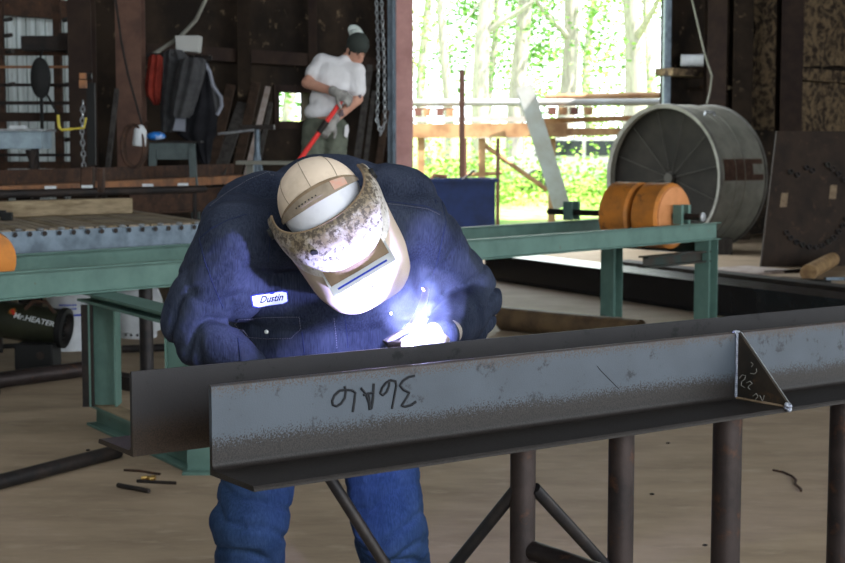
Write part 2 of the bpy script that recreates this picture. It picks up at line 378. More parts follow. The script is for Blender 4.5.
# horizontal girts on the rear wall
def girt(name, px0, px1, y_at, px_at, h, m_, label, q=.12, dq=.12):
    t0, t1 = tpx(px0, q), tpx(px1, q); z = P(px_at, y_at, WT(tpx(px_at, q), q).y).z
    b_ = MB(); b_.bar(WT(t0, q, z), WT(t1, q, z), dq, h); tag(b_.build(name, m_, smooth=False), label, 'girt')
girt('wall_girt', 146, 386, 57, 260, .16, M['coldark'], 'rusty horizontal girt on the dark wall behind the man in the white shirt')
girt('wall_girt', -20, 76, 8, 40, .2, M['rust'], 'topmost rusty girt across the pale siding at far left')
girt('wall_girt', 662, 700, 73, 680, .12, M['ochre'], 'dusty ledge just right of the doorway under the white roll', .25, .35)
girt('wall_ledge', 783, 860, 76, 810, .22, M['ochre'], 'ragged ledge topped with old insulation at upper right', .3, .5)
girt('wall_girt', 700, 750, 88, 720, .06, M['rust'], 'thin dark rail between the two columns right of the doorway', .3, .1)
# steel columns
hcol('steel_column', 74, 97, 2.0, M['coldark'], 'dark steel column at left behind the silver chain')
hcol('steel_column', 121, 146, 1.2, M['column'], 'red-brown steel column left of the hanging jackets')
hcol('steel_column', 240, 252, .25, M['wall'], 'thin dark post on the rear wall left of the broken window')
hcol('steel_column', 310, 318, .2, M['coldark'], 'slim rusty stud above the man in the white shirt')
hcol('steel_column', 703, 722, .7, M['coldark'], 'dark column just right of the hanging cord')
hcol('steel_column', 728, 748, .5, M['wall'], 'second dark column right of the doorway, above the drum')
hcol('steel_column', 775, 797, 1.0, M['coldark'], 'wide dark column left of the insulation ledge')
# window in the rear wall
m = MB()
for a, b_, c_, d_ in ((wa-.04, wa+.05, zb-.04, zt+.04), (wb-.05, wb+.04, zb-.04, zt+.04), (wa, wb, zb-.04, zb+.05), (wa, wb, zt-.05, zt+.04)): wbox(m, a, b_, c_, d_, -.13, .03)
struct(m.build('window_1', M['coldark'], smooth=False))
# insulation tatters on the right
def tatter(px0, px1, y0, y1, q, label):
    mb = MB(); rows = []
    for i in range(26):
        y = y0 + (y1-y0)*i/25; row = []
        for j in range(14):
            px = px0 + (px1-px0)*j/13; t = tpx(px, q); p = P(px, y, WT(t, q).y); p += Q * (.14*noise.noise(p*3.1) + .07*noise.noise(p*9)); row.append(p)
        rows.append(row)
    mb.sheet(rows, .03); tag(mb.build('insulation_panel', M['ochre'], ang=80), label, 'insulation')
tatter(798, 862, 82, 136, .35, 'ragged flaking insulation under the ledge at upper right')
tatter(752, 774, -5, 130, .35, 'strip of torn brown insulation between the dark columns')
tatter(800, 862, -8, 66, .22, 'sooty insulation panel above the ledge at upper right')

# ------------------------------------------------------------------ outside
m = MB(); rows = []
for i in range(40):
    q = -.15 - i * 2.2; row = []
    for j in range(50):
        p = WT(-30 + j * 2.0, q); z = max(0, min(4.0, .055 * (-q - 1.5))) + .06 * noise.noise(p * .4); p.z = z - .1 if i == 0 else z; row.append(p)
    rows.append(row)
m.sheet(rows); o = m.build('ground', M['grass'], org=V((0, 0, 0))); struct(o)
def gz(p):
    q = -(p - W0).dot(Q); return max(0, min(4.0, .055 * (q - 1.5)))
def tree(px, Y, h, r, seedv, label, leaf, crown0=.15, n=2600, cr=2.6, lean=0):
    random.seed(seedv); base = P(px, 100, Y); base.z = gz(base) - .1
    t = thing('tree', base, label, 'tree', 'trees outside the doorway')
    m = MB(); pts = [base + V((lean * k / 8 + .15 * math.sin(k*.9 + seedv), .1 * math.cos(k + seedv), h * k / 8)) for k in range(9)]
    m.tube(pts, [r * (1 - .075 * k) for k in range(9)], 10)
    for k in range(4):
        a = pts[3 + k % 5]; an = random.random() * 6.28; L = random.uniform(1.2, 2.6)
        m.tube([a, a + V((math.cos(an)*L*.5, math.sin(an)*L*.5, L*.3)), a + V((math.cos(an)*L, math.sin(an)*L, L*.75))], [r*.35, r*.22, r*.08], 6)
    m.build('trunk', M['bark'], t)
    m = MB(); cl = [(V((random.uniform(-1, 1)*cr, random.uniform(-1, 1)*cr, h*random.uniform(crown0, 1.05))), random.uniform(.5, 1.2)) for _ in range(26)]
    for i in range(n):
        c, rr = random.choice(cl); d = V((random.gauss(0, 1), random.gauss(0, 1), random.gauss(0, .8))) * rr * .55
        p = base + c + d; a = V((random.gauss(0, 1), random.gauss(0, 1), random.gauss(0, 1))).normalized(); s, u = frame(a); k = random.uniform(.05, .11)
        m.add([p - s*k, p - u*k*.6, p + s*k, p + u*k*.6], [(0, 1, 2, 3)])
    m.build('foliage', leaf, t, smooth=False)
tree(445, 44, 11, .16, 1, 'slender pale trunk seen at the left end of the doorway', M['leafA'], .5, 1500)
tree(474, 40, 11, .26, 2, 'leaning grey tree second from the left in the doorway', M['leafA'], .55, 1500, lean=1.0)
tree(492, 47, 7.5, .16, 3, 'small leafy green tree left of the middle of the doorway', M['leafB'], .1, 3200, 1.7)
tree(520, 41, 11, .27, 4, 'grey tree trunk just left of the middle of the doorway', M['leafA'], .6, 1300)
tree(566, 42, 11, .28, 5, 'dark-barked tree with a low branch right of the middle', M['leafB'], .35, 2000, 2.6)
tree(630, 40, 11, .34, 6, 'thick pale trunk near the right edge of the doorway', M['leafA'], .4, 2200)
tree(650, 48, 9, .2, 7, 'bushy tree at the right edge of the doorway', M['leafA'], .05, 3800, 2.2)
tree(590, 52, 8, .2, 8, 'far pale green tree between two grey trunks', M['leafA'], .05, 2600, 2.6)
tree(425, 50, 9, .2, 9, 'far tree beside the pink door post', M['leafA'], .1, 2200, 2.4)
tree(292, 40, 8, .2, 10, 'bushy tree seen through the broken window', M['leafB'], .05, 3500, 2.4)

# rack of stock steel in the yard
RY = 28.5
r0 = P(545, 205, RY); t = thing('yard_rack', V((r0.x, r0.y, gz(r0))), 'rusty yard rack holding long steel outside the doorway', 'rack')
def yb(m, x0, y0, x1, y1, Y, w_, h_): m.bar(P(x0, y0, Y), P(x1, y1, Y), w_, h_)
m = MB(); yb(m, 405, 131, 567, 130, RY, .25, .26); m.build('beam', M['outsteel'], t, False)
m = MB(); yb(m, 567, 132, 672, 131, RY, .2, .14); m.build('beam', M['outsteel'], t, False)
for px in (421, 482, 552):
    m = MB(); a = P(px, 138, RY); m.bar(a, V((a.x, a.y, gz(a) - .02)), .13, .13, V((0, 1, 0))); m.build('leg', M['outsteel'], t, False)
m = MB(); m.tube([P(480, 142, RY), P(547, 190, RY)], .045, 8); m.build('brace', M['outsteel'], t)
m = MB(); m.tube([P(462, 175, RY), P(502, 173, RY)], .04, 8); m.build('rail', M['outsteel'], t)
for px in (465, 498):
    m = MB(); a = P(px, 138, RY - .2); m.bar(a, V((a.x, a.y, gz(a) - .02)), .07, .07, V((0, 1, 0))); m.build('leg', M['outbrown'], t, False)
m = MB(); a = P(641, 118, RY+.4); m.bar(a, V((a.x, a.y, gz(a))), .3, .2, V((0, 1, 0))); m.build('leg', M['outsteel'], t, False)
def yob(name, x0, y0, x1, y1, Y, r, m_, label, cat='pipe', box=False):
    m = MB()
    if box: m.bar(P(x0, y0, Y), P(x1, y1, Y), r*2, r*2)
    else: m.tube([P(x0, y0, Y), P(x1, y1, Y)], r, 10)
    tag(m.build(name, m_), label, cat)
yob('steel_pipe', 405, 103, 672, 102, RY + .3, .07, M['outpale'], 'long pale pipe lying along the top of the yard rack')
yob('steel_pipe', 545, 97, 672, 95, RY + .5, .06, M['outsteel'], 'rusty orange pipe, highest on the right of the yard rack')
yob('steel_bar', 405, 119.5, 535, 119, RY + .1, .045, M['outpale'], 'light bluish bar just above the tan beam of the yard rack', 'bar', True)
yob('steel_bar', 540, 121, 672, 117, RY + .5, .05, M['outsteel'], 'rusty bar low on the right half of the yard rack', 'bar', True)
yob('steel_bar', 405, 109, 455, 109, RY + .6, .02, M['outbrown'], 'thin brown bar above the row of blocks on the rack', 'bar', True)
for k, px in enumerate((418, 427, 440, 450)):
    m = MB(); m.box(P(px, 112.5, RY + .3), (.13, .3, .13)); tag(m.build('timber_block', M['outsteel'] if k % 2 else M['outbrown'], smooth=False), ['dark brown block at the left end of the yard rack', 'tan block second from the left on the yard rack', 'dark brown block third from the left on the yard rack', 'tan block fourth from the left on the yard rack'][k], 'block')
for k, px in enumerate((552, 563, 574, 588)):
    m = MB(); m.box(P(px, 111, RY + .3), (.14, .3, .14)); tag(m.build('timber_block', M['outsteel'] if k % 2 else M['outbrown'], smooth=False), ['dark block right of the leaning beam, under the pale pipe', 'tan block next to the dark one right of the leaning beam', 'brown block third right of the leaning beam', 'tan block farthest right on the yard rack'][k], 'block')
m = MB(); a = P(462, 136, 25.5); m.bar(P(462, 70, 25.5), V((a.x, a.y, gz(a))), .09, .09, V((0, 1, 0))); tag(m.build('upright_bar', M['outbrown'], smooth=False), 'dark brown upright bar in front of the yard rack', 'bar')
m = MB(); a = P(524, 86, RY - .5); b_ = P(562, 207, RY - .5); m.sweep(ibeam(.32, .30, .03, .03), b_, a, V((0, -1, 0))); tag(m.build('leaning_beam', M['outpale'], smooth=False), 'pale grey wide-flange beam leaning against the yard rack', 'beam')
# low undergrowth behind the rack
random.seed(21)
for k, px in enumerate((420, 447, 472, 515, 585, 618, 645)):
    base = P(px, 150, 34 + k % 3); base.z = gz(base); m = MB()
    for i in range(900):
        d = V((random.gauss(0, .7), random.gauss(0, .7), abs(random.gauss(0, .55)))); p = base + d; a = V((random.gauss(0, 1), random.gauss(0, 1), random.gauss(0, 1))).normalized(); s, u = frame(a); q = random.uniform(.03, .08)
        m.add([p - s*q, p - u*q*.6, p + s*q, p + u*q*.6], [(0, 1, 2, 3)])
    m.build('shrub', M['leafA'], smooth=False); 
    tag(bpy.context.scene.collection.objects[-1], ['weedy shrub beside the pink door post', 'weedy shrub left of the dark upright bar', 'weedy shrub right of the dark upright bar', 'weedy shrub left of the leaning beam', 'weedy shrub behind the parked car', 'weedy shrub left of the tank drum', 'weedy shrub at the right edge of the doorway'][k], 'shrub', 'shrubs beyond the yard rack')
# parked car far behind
cb = P(590, 150, 39); cb.z = gz(cb)
t = thing('car', cb, 'white parked car half hidden behind the yard rack', 'car')
m = MB(); pr = [(-2.1, .3), (2.1, .3), (2.15, .85), (1.3, .98), (.75, 1.45), (-1.0, 1.45), (-1.7, 1.0), (-2.15, .9)]
m.poly([cb + V((x, 0, z)) for x, z in pr], V((0, 1.6, 0))); m.build('body', M['outpale'], t, False, .04)
for x0, x1 in ((-1.45, -.2), (-.1, 1.1)):
    m = MB(); m.poly([cb + V((x0 + (.35 if x0 < -1 else 0), -.01, 1.38)), cb + V((x1 - (.4 if x1 > 1 else 0), -.01, 1.38)), cb + V((x1, -.01, 1.0)), cb + V((x0, -.01, 1.0))], V((0, .02, 0))); m.build('side_window', M['glass'], t, False)
for x in (-1.35, 1.35):
    m = MB(); m.lathe([(0, 0), (0, .32), (.2, .32), (.2, 0)], cb + V((x, -.02, .32)), V((0, 1, 0)), 20); m.build('wheel', M['black'], t)
# blue steel bin
bb = P(494, 179, 22.5); t = thing('scrap_bin', V((bb.x - .6, bb.y + .4, 0)), 'navy blue steel bin standing in the doorway behind the welder', 'bin')
zt_ = bb.z; m = MB()
for cx, cy, sx, sy in ((-.6, 0, 1.2, .02), (-.6, .8, 1.2, .02), (0, .4, .02, .8), (-1.2, .4, .02, .8)): m.box((bb.x + cx, bb.y + cy, zt_/2), (sx + .02, sy + .01, zt_))
m.box((bb.x - .6, bb.y + .4, .05), (1.2, .8, .02)); m.build('bin_body', M['navy'], t, False)
for dy in (-.03, .83):
    m = MB(); m.box((bb.x - .6, bb.y + dy, zt_ - .02), (1.32, .07, .05)); m.build('rim', M['navy'], t, False)
m = MB(); m.bar((bb.x - .75, bb.y + .3, zt_ - .25), (bb.x - .28, bb.y + .45, zt_ + .12), .05, .03); tag(m.build('scrap_bar', M['dark'], smooth=False), 'short dark bar sticking up out of the navy bin', 'scrap')
m = MB(); m.tube([V((bb.x - 1.0, bb.y + .3, zt_ - .1)), V((bb.x - .9, bb.y + .35, zt_ + .05)), V((bb.x - .7, bb.y + .4, zt_ + .03))], .03, 8); tag(m.build('scrap_hose', M['rustlite']), 'rusty bent piece lying across the top of the navy bin', 'scrap')

# ------------------------------------------------------------------ roller bench (green)
GN0 = P(0, 272, 8.1); GN1 = P(716, 222, 13.5); gz_top = (GN0.z + GN1.z) / 2
gd = (GN1 - GN0); gd.z = 0; gd.normalize(); gq = V((gd.y, -gd.x, 0))        # gq points towards camera side
GN0.z = GN1.z = gz_top; GA = GN0 - gd * 1.2
GAP = 1.14
def chan(h, wd, tf=.010, tw=.008): # channel open to the side -x
    return [(0, 0), (-wd, 0), (-wd, -tf), (-tw, -tf), (-tw, -h+tf), (-wd, -h+tf), (-wd, -h), (0, -h)]
def chanp(h, wd, tf=.010, tw=.008): return [(-x, y) for x, y in chan(h, wd, tf, tw)][::-1]
t = thing('roller_bench', V((GN0.x, GN0.y, 0)), 'long green steel roller bench with orange wheels behind the welder', 'workbench')
m = MB(); m.sweep(chanp(.155, .055), GA, GN1); m.build('channel', M['green'], t, False, .002)
FA = GA - gq * GAP; FB = GN1 - gq * GAP
m = MB(); m.sweep(chanp(.155, .055), FA, FB + gd * .1); m.build('channel', M['green'], t, False, .002)
def leg_at(p, label=None, wd=.15, z1=gz_top - .155, z0=0, mt='green'):
    m = MB(); m.sweep(ibeam(wd, wd, .009, .008), V((p.x, p.y, z0)), V((p.x, p.y, z1)), gd); return m.build('leg', M[mt], t, False)
L1 = GN1 - gd * .12 - gq*.02; L1.z = 0; leg_at(L1)
L2 = FB - gd * .02 + gq*.02; L2.z = 0; leg_at(L2)
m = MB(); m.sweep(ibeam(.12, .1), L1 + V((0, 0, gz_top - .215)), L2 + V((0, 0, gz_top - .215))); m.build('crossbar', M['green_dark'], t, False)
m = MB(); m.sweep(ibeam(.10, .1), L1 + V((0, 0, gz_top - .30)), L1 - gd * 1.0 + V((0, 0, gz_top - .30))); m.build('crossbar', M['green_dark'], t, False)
# left trestle under the bench
T1 = P(106, 415, 8.55); T1.z = 0; td = V((.52, -.85, 0)).normalized()
zc = gz_top - .16
m = MB(); m.sweep(ibeam(.06, .17), V((T1.x, T1.y, zc - .03)) - td * .22, V((T1.x, T1.y, zc - .03)) + td * 1.1); m.build('crossbeam', M['green'], t, False)
def gleg(p, px):
    m = MB(); m.sweep(ibeam(px, px*.95, .010, .009), V((p.x, p.y, .14)), V((p.x, p.y, zc - .06)), V((1, 0, 0))); return m.build('leg', M['green'], t, False)
gleg(T1, .155); gleg(T1 + td * 1.12, .13)
m = MB(); m.box((T1.x - .085, T1.y - .06, (zc - .06 + .14)/2), (.065, .02, zc - .06 - .14)); m.build('flange_plate', M['dark'], t, False)
m = MB(); a_ = T1 - td*.1; b_ = T1 + td*1.1; a_.z = b_.z = .1375; m.bar(a_, b_, .12, .004); m.build('rusty_top', M['wood'], t, False)
m = MB(); m.sweep(ibeam(.13, .13), V((T1.x, T1.y, .07)) - td * .15, V((T1.x, T1.y, .07)) + td * 1.36); m.build('base_beam', M['green'], t, False)
p_ = T1 + td * 1.37; m = MB(); m.box((p_.x + .0, p_.y, .065), (.125, .02, .13)); m.box((p_.x + .0, p_.y - .03, .008), (.16, .08, .016)); m.build('foot_plate', M['green'], t, False)
p_ = P(147, 375, 8.9); m = MB(); m.tube([V((p_.x, p_.y, 0)), V((p_.x, p_.y, zc))], .042, 14); m.build('pipe_leg', M['braceblk'], t)
# orange wheels
def wheel(c, ax, r, wdt):
    m = MB(); m.lathe([(-wdt/2, .03), (-wdt/2, r*.93), (-wdt/2+.02, r), (wdt/2-.02, r), (wdt/2, r*.93), (wdt/2, .03)], c, ax, 40); return m.build('roller_wheel', M['orange'], t, ang=35)
def zat(px, py, q):   # point on the line between the channels
    pass
r_ = .29; wf = P(674, 216, 13.2); ax = gq.copy()
wc = wf - gq * .14
wheel(wc, ax, r_, .27); wheel(wc - gq * .33, ax, r_, .30)
m = MB(); m.lathe([(.135, r_*.9), (.150, r_*.88), (.150, .05)], wc, ax, 40); m.build('wheel_face', mat('orange_side_paint', (.60, .25, .10), (.50, .20, .07), 6, .6), t)
m = MB(); m.tube([wc - gq * 1.25, wc + gq * .42], .028, 12); m.build('shaft', M['dark'], t)
for o_ in (.22, -.98):
    for dx in (-.055, .055):
        c = wc + gq * o_ + gd * dx; m = MB(); m.box((c.x, c.y, gz_top + .085), (.04, .09, .17), (gd, gq, V((0, 0, 1)))); m.build('bearing_bracket', M['green'], t, False, .004)
m = MB(); m.lathe([(0, 0), (0, .035), (.02, .04), (.03, 0)], wc + gq * .42, gq, 12); m.build('shaft_nut', M['silver'], t)
lw = P(-17, 258, 8.7); lw.z = gz_top + .02; wheel(lw, gq, .17, .2)

# ------------------------------------------------------------------ slatted table with blue-grey side plate
c0 = P(-60, 232.5 + 2.4, 9.75); tz = 1.07
fl = PZ(-40, 234, tz); fr = PZ(212, 223.5, tz); br = PZ(129, 210.5, tz); bl = br + (fl - fr)
t = thing('cutting_table', V((fr.x, fr.y, 0)), 'long steel cutting table with slatted top and bolted blue-grey side plate', 'table')
m = MB(); m.poly([fl, fr, fr - V((0, 0, .22)), fl - V((0, 0, .22))], V((.006, .012, 0))); m.build('side_plate', M['bluegrey'], t, False)
m = MB(); m.poly([fr, br, br - V((0, 0, .2)), fr - V((0, 0, .2))], V((-.012, -.006, 0))); m.build('end_plate', M['bluegrey'], t, False)
ns = 22
for i in range(ns):
    a = fl.lerp(fr, (i + .5) / ns); b_ = bl.lerp(br, (i + .5) / ns); wd = (fr - fl).length / ns * (.93 if i not in (8, 13) else .7)
    m = MB(); m.bar(a + V((0, 0.03, .005)), b_ + V((0, 0, .005)), wd * .8, .012); m.build('slat', M['slat'] if i % 4 else M['wood'], t, False)
m = MB(); nd = (fr - fl).normalized(); on = V((nd.y, -nd.x, 0))
for i in range(18):
    a = fl.lerp(fr, (i + .5) / 18) - V((0, 0, .02)); m.lathe([(0, .0), (.012, .018), (.012, .0)][::-1], a, on, 8)
m.build('bolts', M['dark'], t)
for i in range(12):
    m = MB(); a = fl.lerp(fr, (i*1.45 + .9) / 18) + V((0, 0, .010)); m.ell(a, (.024, .02, .011), None, 8, 6); m.build('weld_blob', M['silver'], t)
for a in (fl.lerp(fr, .1), fr - nd * .1, br, bl):
    m = MB(); a = a + (bl - fl).normalized() * (.08 if a.y < br.y - .5 else -.08); m.bar(V((a.x, a.y, 0)), V((a.x, a.y, tz - .03)), .1, .1, V((0, 1, 0))); m.build('leg', M['dark'], t, False)
for k, (x, y, d, m_) in enumerate(((123, 236, .3, 'rust'), (148, 238, .3, 'boardpale'))):
    pass
a = PZ(-30, 218.5, tz + .012); b_ = PZ(128, 213, tz + .012)
m = MB(); hh = .125; m.bar(a + V((0, 0, hh/2)), b_ + V((0, 0, hh/2)), .16, hh); tag(m.build('timber_beam', M['wood'], smooth=False, bevel=.01), 'thick weathered timber lying on the slatted cutting table', 'timber')
a = PZ(7, 220.5, tz + .012); m = MB(); m.box(a + V((0, 0, .03)), (.08, .05, .06)); m.box(a + V((-.03, 0, .05)), (.05, .04, .05)); tag(m.build('steel_clip', M['black'], smooth=False, bevel=.006), 'small black lump on the left of the slatted table', 'scrap')

# rusty rails behind the table
def zline(px0, y0, d0, px1, y1): # keep the height of the first point
    a = P(px0, y0, d0); b_ = PZ(px1, y1, a.z); return a, b_
a, b_ = zline(-30, 180, 11.9, 238, 170)
t = thing('rusty_rail', V((a.x, a.y, a.z - .1)), 'long rusty wide-flange beam set on trestles at left background', 'beam')
m = MB(); m.sweep([(-.06, -.085), (.12, -.085), (.12, -.07), (-.045, -.07), (-.045, .07), (-.06, .07)], a, b_, n=1); m.build('web', M['rust'], t, False)
m = MB(); m.sweep([(-.02, -.13), (.16, -.13), (.16, -.045), (-.02, -.045)], a - V((0, 0, .01)), b_ - V((0, 0, .01))); m.build('flange', M['rustlite'], t, False)
for k in (.15, .55, .9):
    c = a.lerp(b_, k); m = MB(); m.bar(V((c.x, c.y, 0)), V((c.x, c.y, c.z - .13)), .12, .12, V((0, 1, 0))); m.build('trestle_leg', M['dark'], t, False)
a2, b2 = zline(-30, 195, 11.6, 205, 189)
m = MB(); m.tube([a2, b2], .035, 10); 
for k in (.1, .5, .95):
    c = a2.lerp(b2, k); m.tube([c, V((c.x, c.y, 0))], .02, 6)
tag(m.build('steel_pipe', M['dark']), 'dark grey pipe just below the rusty beam at left', 'pipe')
for k, px in enumerate((47, 84, 149, 189)):
    c = a2.lerp(b2, (px + 30) / 235 * .96) + V((0, 0, .045)); m = MB(); m.box(c, (.09, .03, .022)); tag(m.build('lit_gap_block', M['white'], smooth=False), 'small white block standing in for a lit gap at the dark pipe, %s from the left' % ('first', 'second', 'third', 'fourth')[k], 'tag')  # white blocks imitate light showing through gaps between the rails
p0 = P(99, 182, 12.6); m = MB(); m.box(p0 + V((-.06, -.15, .03)), (.1, .12, .2)); m.box(p0 + V((.05, -.15, .02)), (.05, .1, .2)); tag(m.build('clamp_block', [M['rust']], smooth=False, bevel=.01), 'rusty clamp block on the rail below the silver chain', 'clamp')
m = MB(); a3 = P(129, 203, 13.6); b3 = P(250, 201, 15.2); b3.z = a3.z; m.sweep(ibeam(.22, .15), a3, b3)
for c in (a3.lerp(b3, .1), a3.lerp(b3, .85)): m.bar(V((c.x, c.y, 0)), c - V((0, 0, .1)), .1, .1, V((0, 1, 0)))
tag(m.build('steel_beam', M['rust'], smooth=False), 'dark rusty beam behind the end of the weathered timber', 'beam')

# ------------------------------------------------------------------ background left: racks, chain, bench, fan
def wtag(m, name, mt, label, cat, **k): return tag(m.build(name, mt, **k), label, cat)
RD = 15.2
t = thing('pipe_rack', V((P(30, 160, RD).x, RD, 0)), 'rusty storage rack with crossbars against the pale siding', 'rack')
for px in (3, 60):
    m = MB(); a = P(px, 160, RD); m.bar(V((a.x, a.y, 0)), V((a.x, a.y, 3.6)), .07, .09, V((0, 1, 0))); m.build('upright', M['rust'], t, False)
for y, th, mt in ((52, .07, 'rust'), (67, .025, 'rustlite'), (85, .03, 'dark'), (103, .035, 'dark'), (117, .09, 'coldark'), (155, .03, 'dark'), (165, .07, 'rust')):
    m = MB(); m.bar(P(-10, y, RD - .06), P(74, y, RD - .06), .05, th); m.build('crossbar', M[mt], t, False)
for px, y in ((5, 20), (5, 36), (7, 52), (64, 20), (66, 52), (66, 85), (8, 85), (66, 140)):
    m = MB(); m.tube([P(px, y, RD - .08), P(px + 6, y - 1, RD - .35)], .022, 6); m.build('peg', M['dark'], t)
m = MB(); c = P(41, 78, RD - .3)
m.lathe([(-.05, 0), (-.05, .12), (-.02, .2), (.05, .2), (.08, .1), (.08, 0)], c + V((0, 0, 0)), V((.1, -1, 0)), 24)
for v in m.v: v.x = c.x + (v.x - c.x) * .45
m.tube([c + V((0, 0, .2)), c + V((.02, .1, .36))], .012, 6); m.tube([c + V((.05, 0, -.15)), c + V((.17, .05, -.4)), c + V((.17, .05, -.5))], .012, 6); m.tube([c - V((0, 0, .18)), c - V((0, 0, .55))], .018, 6)
wtag(m, 'hanging_fan', M['black'], 'black round fan head hanging on the rack at far left', 'fan')
m = MB(); m.box(P(50, 44, RD - .15), (.5, .3, .14)); m.box(P(68, 42, RD - .15), (.12, .3, .16)); wtag(m, 'storage_tray', M['dark'], 'dark tray on the upper shelf of the rack at far left', 'tray', smooth=False)
bd = 13.6; p_ = P(18, 140, bd)
t = thing('steel_bench', V((p_.x, bd, 0)), 'light blue-grey steel bench beam at far left in front of the rack', 'bench')
m = MB(); m.box(p_ + V((-.1, .2, 0)), (.62, .4, .16)); m.build('apron', mat('pale_blue_steel', (.30, .38, .43), (.22, .28, .32), 8, .5), t, False, .006)
m = MB(); m.box(p_ + V((-.1, .2, .09)), (.68, .5, .02)); m.build('top', M['silver'], t, False)
for dx in (-.35, .1):
    m = MB(); m.bar((p_.x + dx, bd + .2, 0), (p_.x + dx, bd + .2, p_.z - .08), .06, .06, V((0, 1, 0))); m.build('leg', M['dark'], t, False)
m = MB(); m.box(p_ + V((-.02, .1, .115)), (.14, .1, .03)); wtag(m, 'white_packet', M['white'], 'small white packet on top of the pale steel bench', 'packet', smooth=False)
p_ = P(31, 150, 13.3); m = MB(); m.lathe([(0, .02), (0, .05), (-.04, .045), (-.09, .02), (-.2, .015), (-.2, 0)], p_, V((0, 0, 1)), 12); m.tube([p_ + V((0, 0, -.2)), V((p_.x, p_.y, 0))], .015, 6); wtag(m, 'stand_post', M['dark'], 'short dark stand post below the pale steel bench', 'stand')
# yellow hook
m = MB(); c = [P(58, 115, 12.9), P(59, 127, 12.9), P(62, 130, 12.9), P(72, 129, 12.9)]; m.tube(c, .013, 8); m.tube([c[-1], V((P(84, 128, 12.9))), P(86, 118, 13.0)], .010, 6); wtag(m, 'yellow_hook', M['yellow'], 'bent yellow rod hanging left of the silver chain', 'hook')
def chain(name, pts, lr, wr, mt, label):
    pts = [V(p) for p in pts]; m = MB(); L = sum((pts[i+1]-pts[i]).length for i in range(len(pts)-1)); n = max(2, int(L / (lr * 2.9)))
    def at(s):
        for i in range(len(pts)-1):
            l = (pts[i+1]-pts[i]).length
            if s <= l or i == len(pts)-2: return pts[i].lerp(pts[i+1], min(1, s/l)), (pts[i+1]-pts[i]).normalized()
            s -= l
    for k in range(n):
        c, d = at(L * (k + .5) / n); s, u = frame(d, V((0, 1, 0))); sd = (s + u * .35) if k % 2 else (u - s * .35); sd.normalize()
        ring = [c + d * (lr*1.75*math.cos(a*PI/5)) + sd * (lr*math.sin(a*PI/5)) for a in range(11)]; m.tube(ring, wr, 5, False)
    return wtag(m, name, mt, label, 'chain')
chain('hanging_chain', [P(83, 101, 13.4), P(82, 130, 13.4), P(84, 168, 13.4)], .017, .0075, M['silver'], 'silver chain hanging on the dark column at left')
m = MB(); m.bar(P(91, 83, 13.4), P(92, 165, 13.4), .07, .05, V((0, 1, 0))); m.tube([P(84, 76, 13.3), P(92, 76, 13.3)], .03, 8); wtag(m, 'chain_hoist_bar', M['black'], 'black vertical bar right of the silver chain', 'bar')
m = MB(); m.box(P(83, 76, 13.2), (.05, .06, .05)); m.box(P(83, 84, 13.2), (.06, .05, .07)); wtag(m, 'orange_shackle', M['rustlite'], 'orange shackle at the top of the silver chain', 'shackle', smooth=False)
chain('hoist_chain', [P(376, -12, 17), P(378.5, 60, 17), P(377, 120, 17), P(381, 133, 17), P(385, 122, 17), P(384, 60, 17), P(381, -12, 17)], .017, .007, M['silver'], 'looped silver hoist chain hanging beside the door track')
def wire(name, pts, r, mt, label, cat='cable'):
    m = MB(); m.tube(pts, r, 6); return wtag(m, name, mt, label, cat)
wire('hanging_cable', [P(115, -5, 15.3), P(121, 40, 15.3), P(128, 75, 15.3), P(143, 128, 15.3)], .012, M['dark'], 'dark cable running down in front of the red-brown column')
wire('conduit', [P(208, -5, 16.4), P(196, 20, 16.4), P(180, 37, 16.4), P(160, 50, 16.3), P(149, 57, 16.2)], .022, M['zinc'], 'grey bent conduit leading down to the jackets', 'conduit')
wire('rope', [P(691, -5, 23.5), P(698, 25, 23.5), P(705, 55, 23.5), P(712, 76, 23.5), P(710, 92, 23.5), P(707, 104, 23.6)], .014, M['zinc'], 'thin pale cord hanging right of the doorway', 'rope')
# pale junction box above the jackets
p_ = P(187, 44, 16.2); m = MB(); m.poly([p_ + V((-.13, 0, .09)), p_ + V((.14, 0, .09)), p_ + V((.12, 0, -.09)), p_ + V((-.12, 0, -.07))], V((0, .2, 0))); wtag(m, 'junction_box', M['floodlight'], 'pale grey box on the wall above the hanging jackets', 'box', smooth=False, bevel=.01)
# jackets on pegs
def cloth(name, rows, Y, dep, mt, label, cat, fold=.03, seedv=0):
    # rows: (y, left px, right px); a folded garment with real depth
    m = MB(); pts = []; n = 22
    for y, l, r in rows:
        ring = []; c = P((l+r)/2, y, Y); hw = (r-l)/2 * Y / F
        for j in range(n*2):
            a = 2*PI*j/(n*2); k = 1 + .22*math.sin(a*7 + seedv + y*.02)
            ring.append(c + V((math.cos(a)*hw*(.97 + .03*math.sin(a*5+y)), math.sin(a)*dep*k, 0)) + V((0, fold*noise.noise(V((a*2+seedv, y*.05, seedv))), 0)))
        ring.append(ring[0]); pts.append(ring)
    m.sheet(pts); top = pts[0][:-1]; bot = pts[-1][:-1]; 
    m.add(top, [tuple(range(len(top)))]); m.add(bot, [tuple(range(len(bot)))])
    return wtag(m, name, mt, label, cat, ang=80)
cloth('red_jacket', [(55, 151, 161), (58, 149, 163), (70, 147, 163), (85, 145, 162), (95, 146, 161), (102, 152, 160), (105, 154, 158)], 15.9, .1, M['redcloth'], 'dark red cloth hanging leftmost beside the red-brown column', 'jacket', seedv=1)
cloth('grey_jacket', [(50, 168, 182), (53, 164, 186), (60, 163, 190), (80, 161, 192), (100, 160, 190), (120, 160, 186), (132, 161, 178)], 15.95, .1, M['greycloth'], 'grey jacket hanging next to the red one', 'jacket', seedv=2)
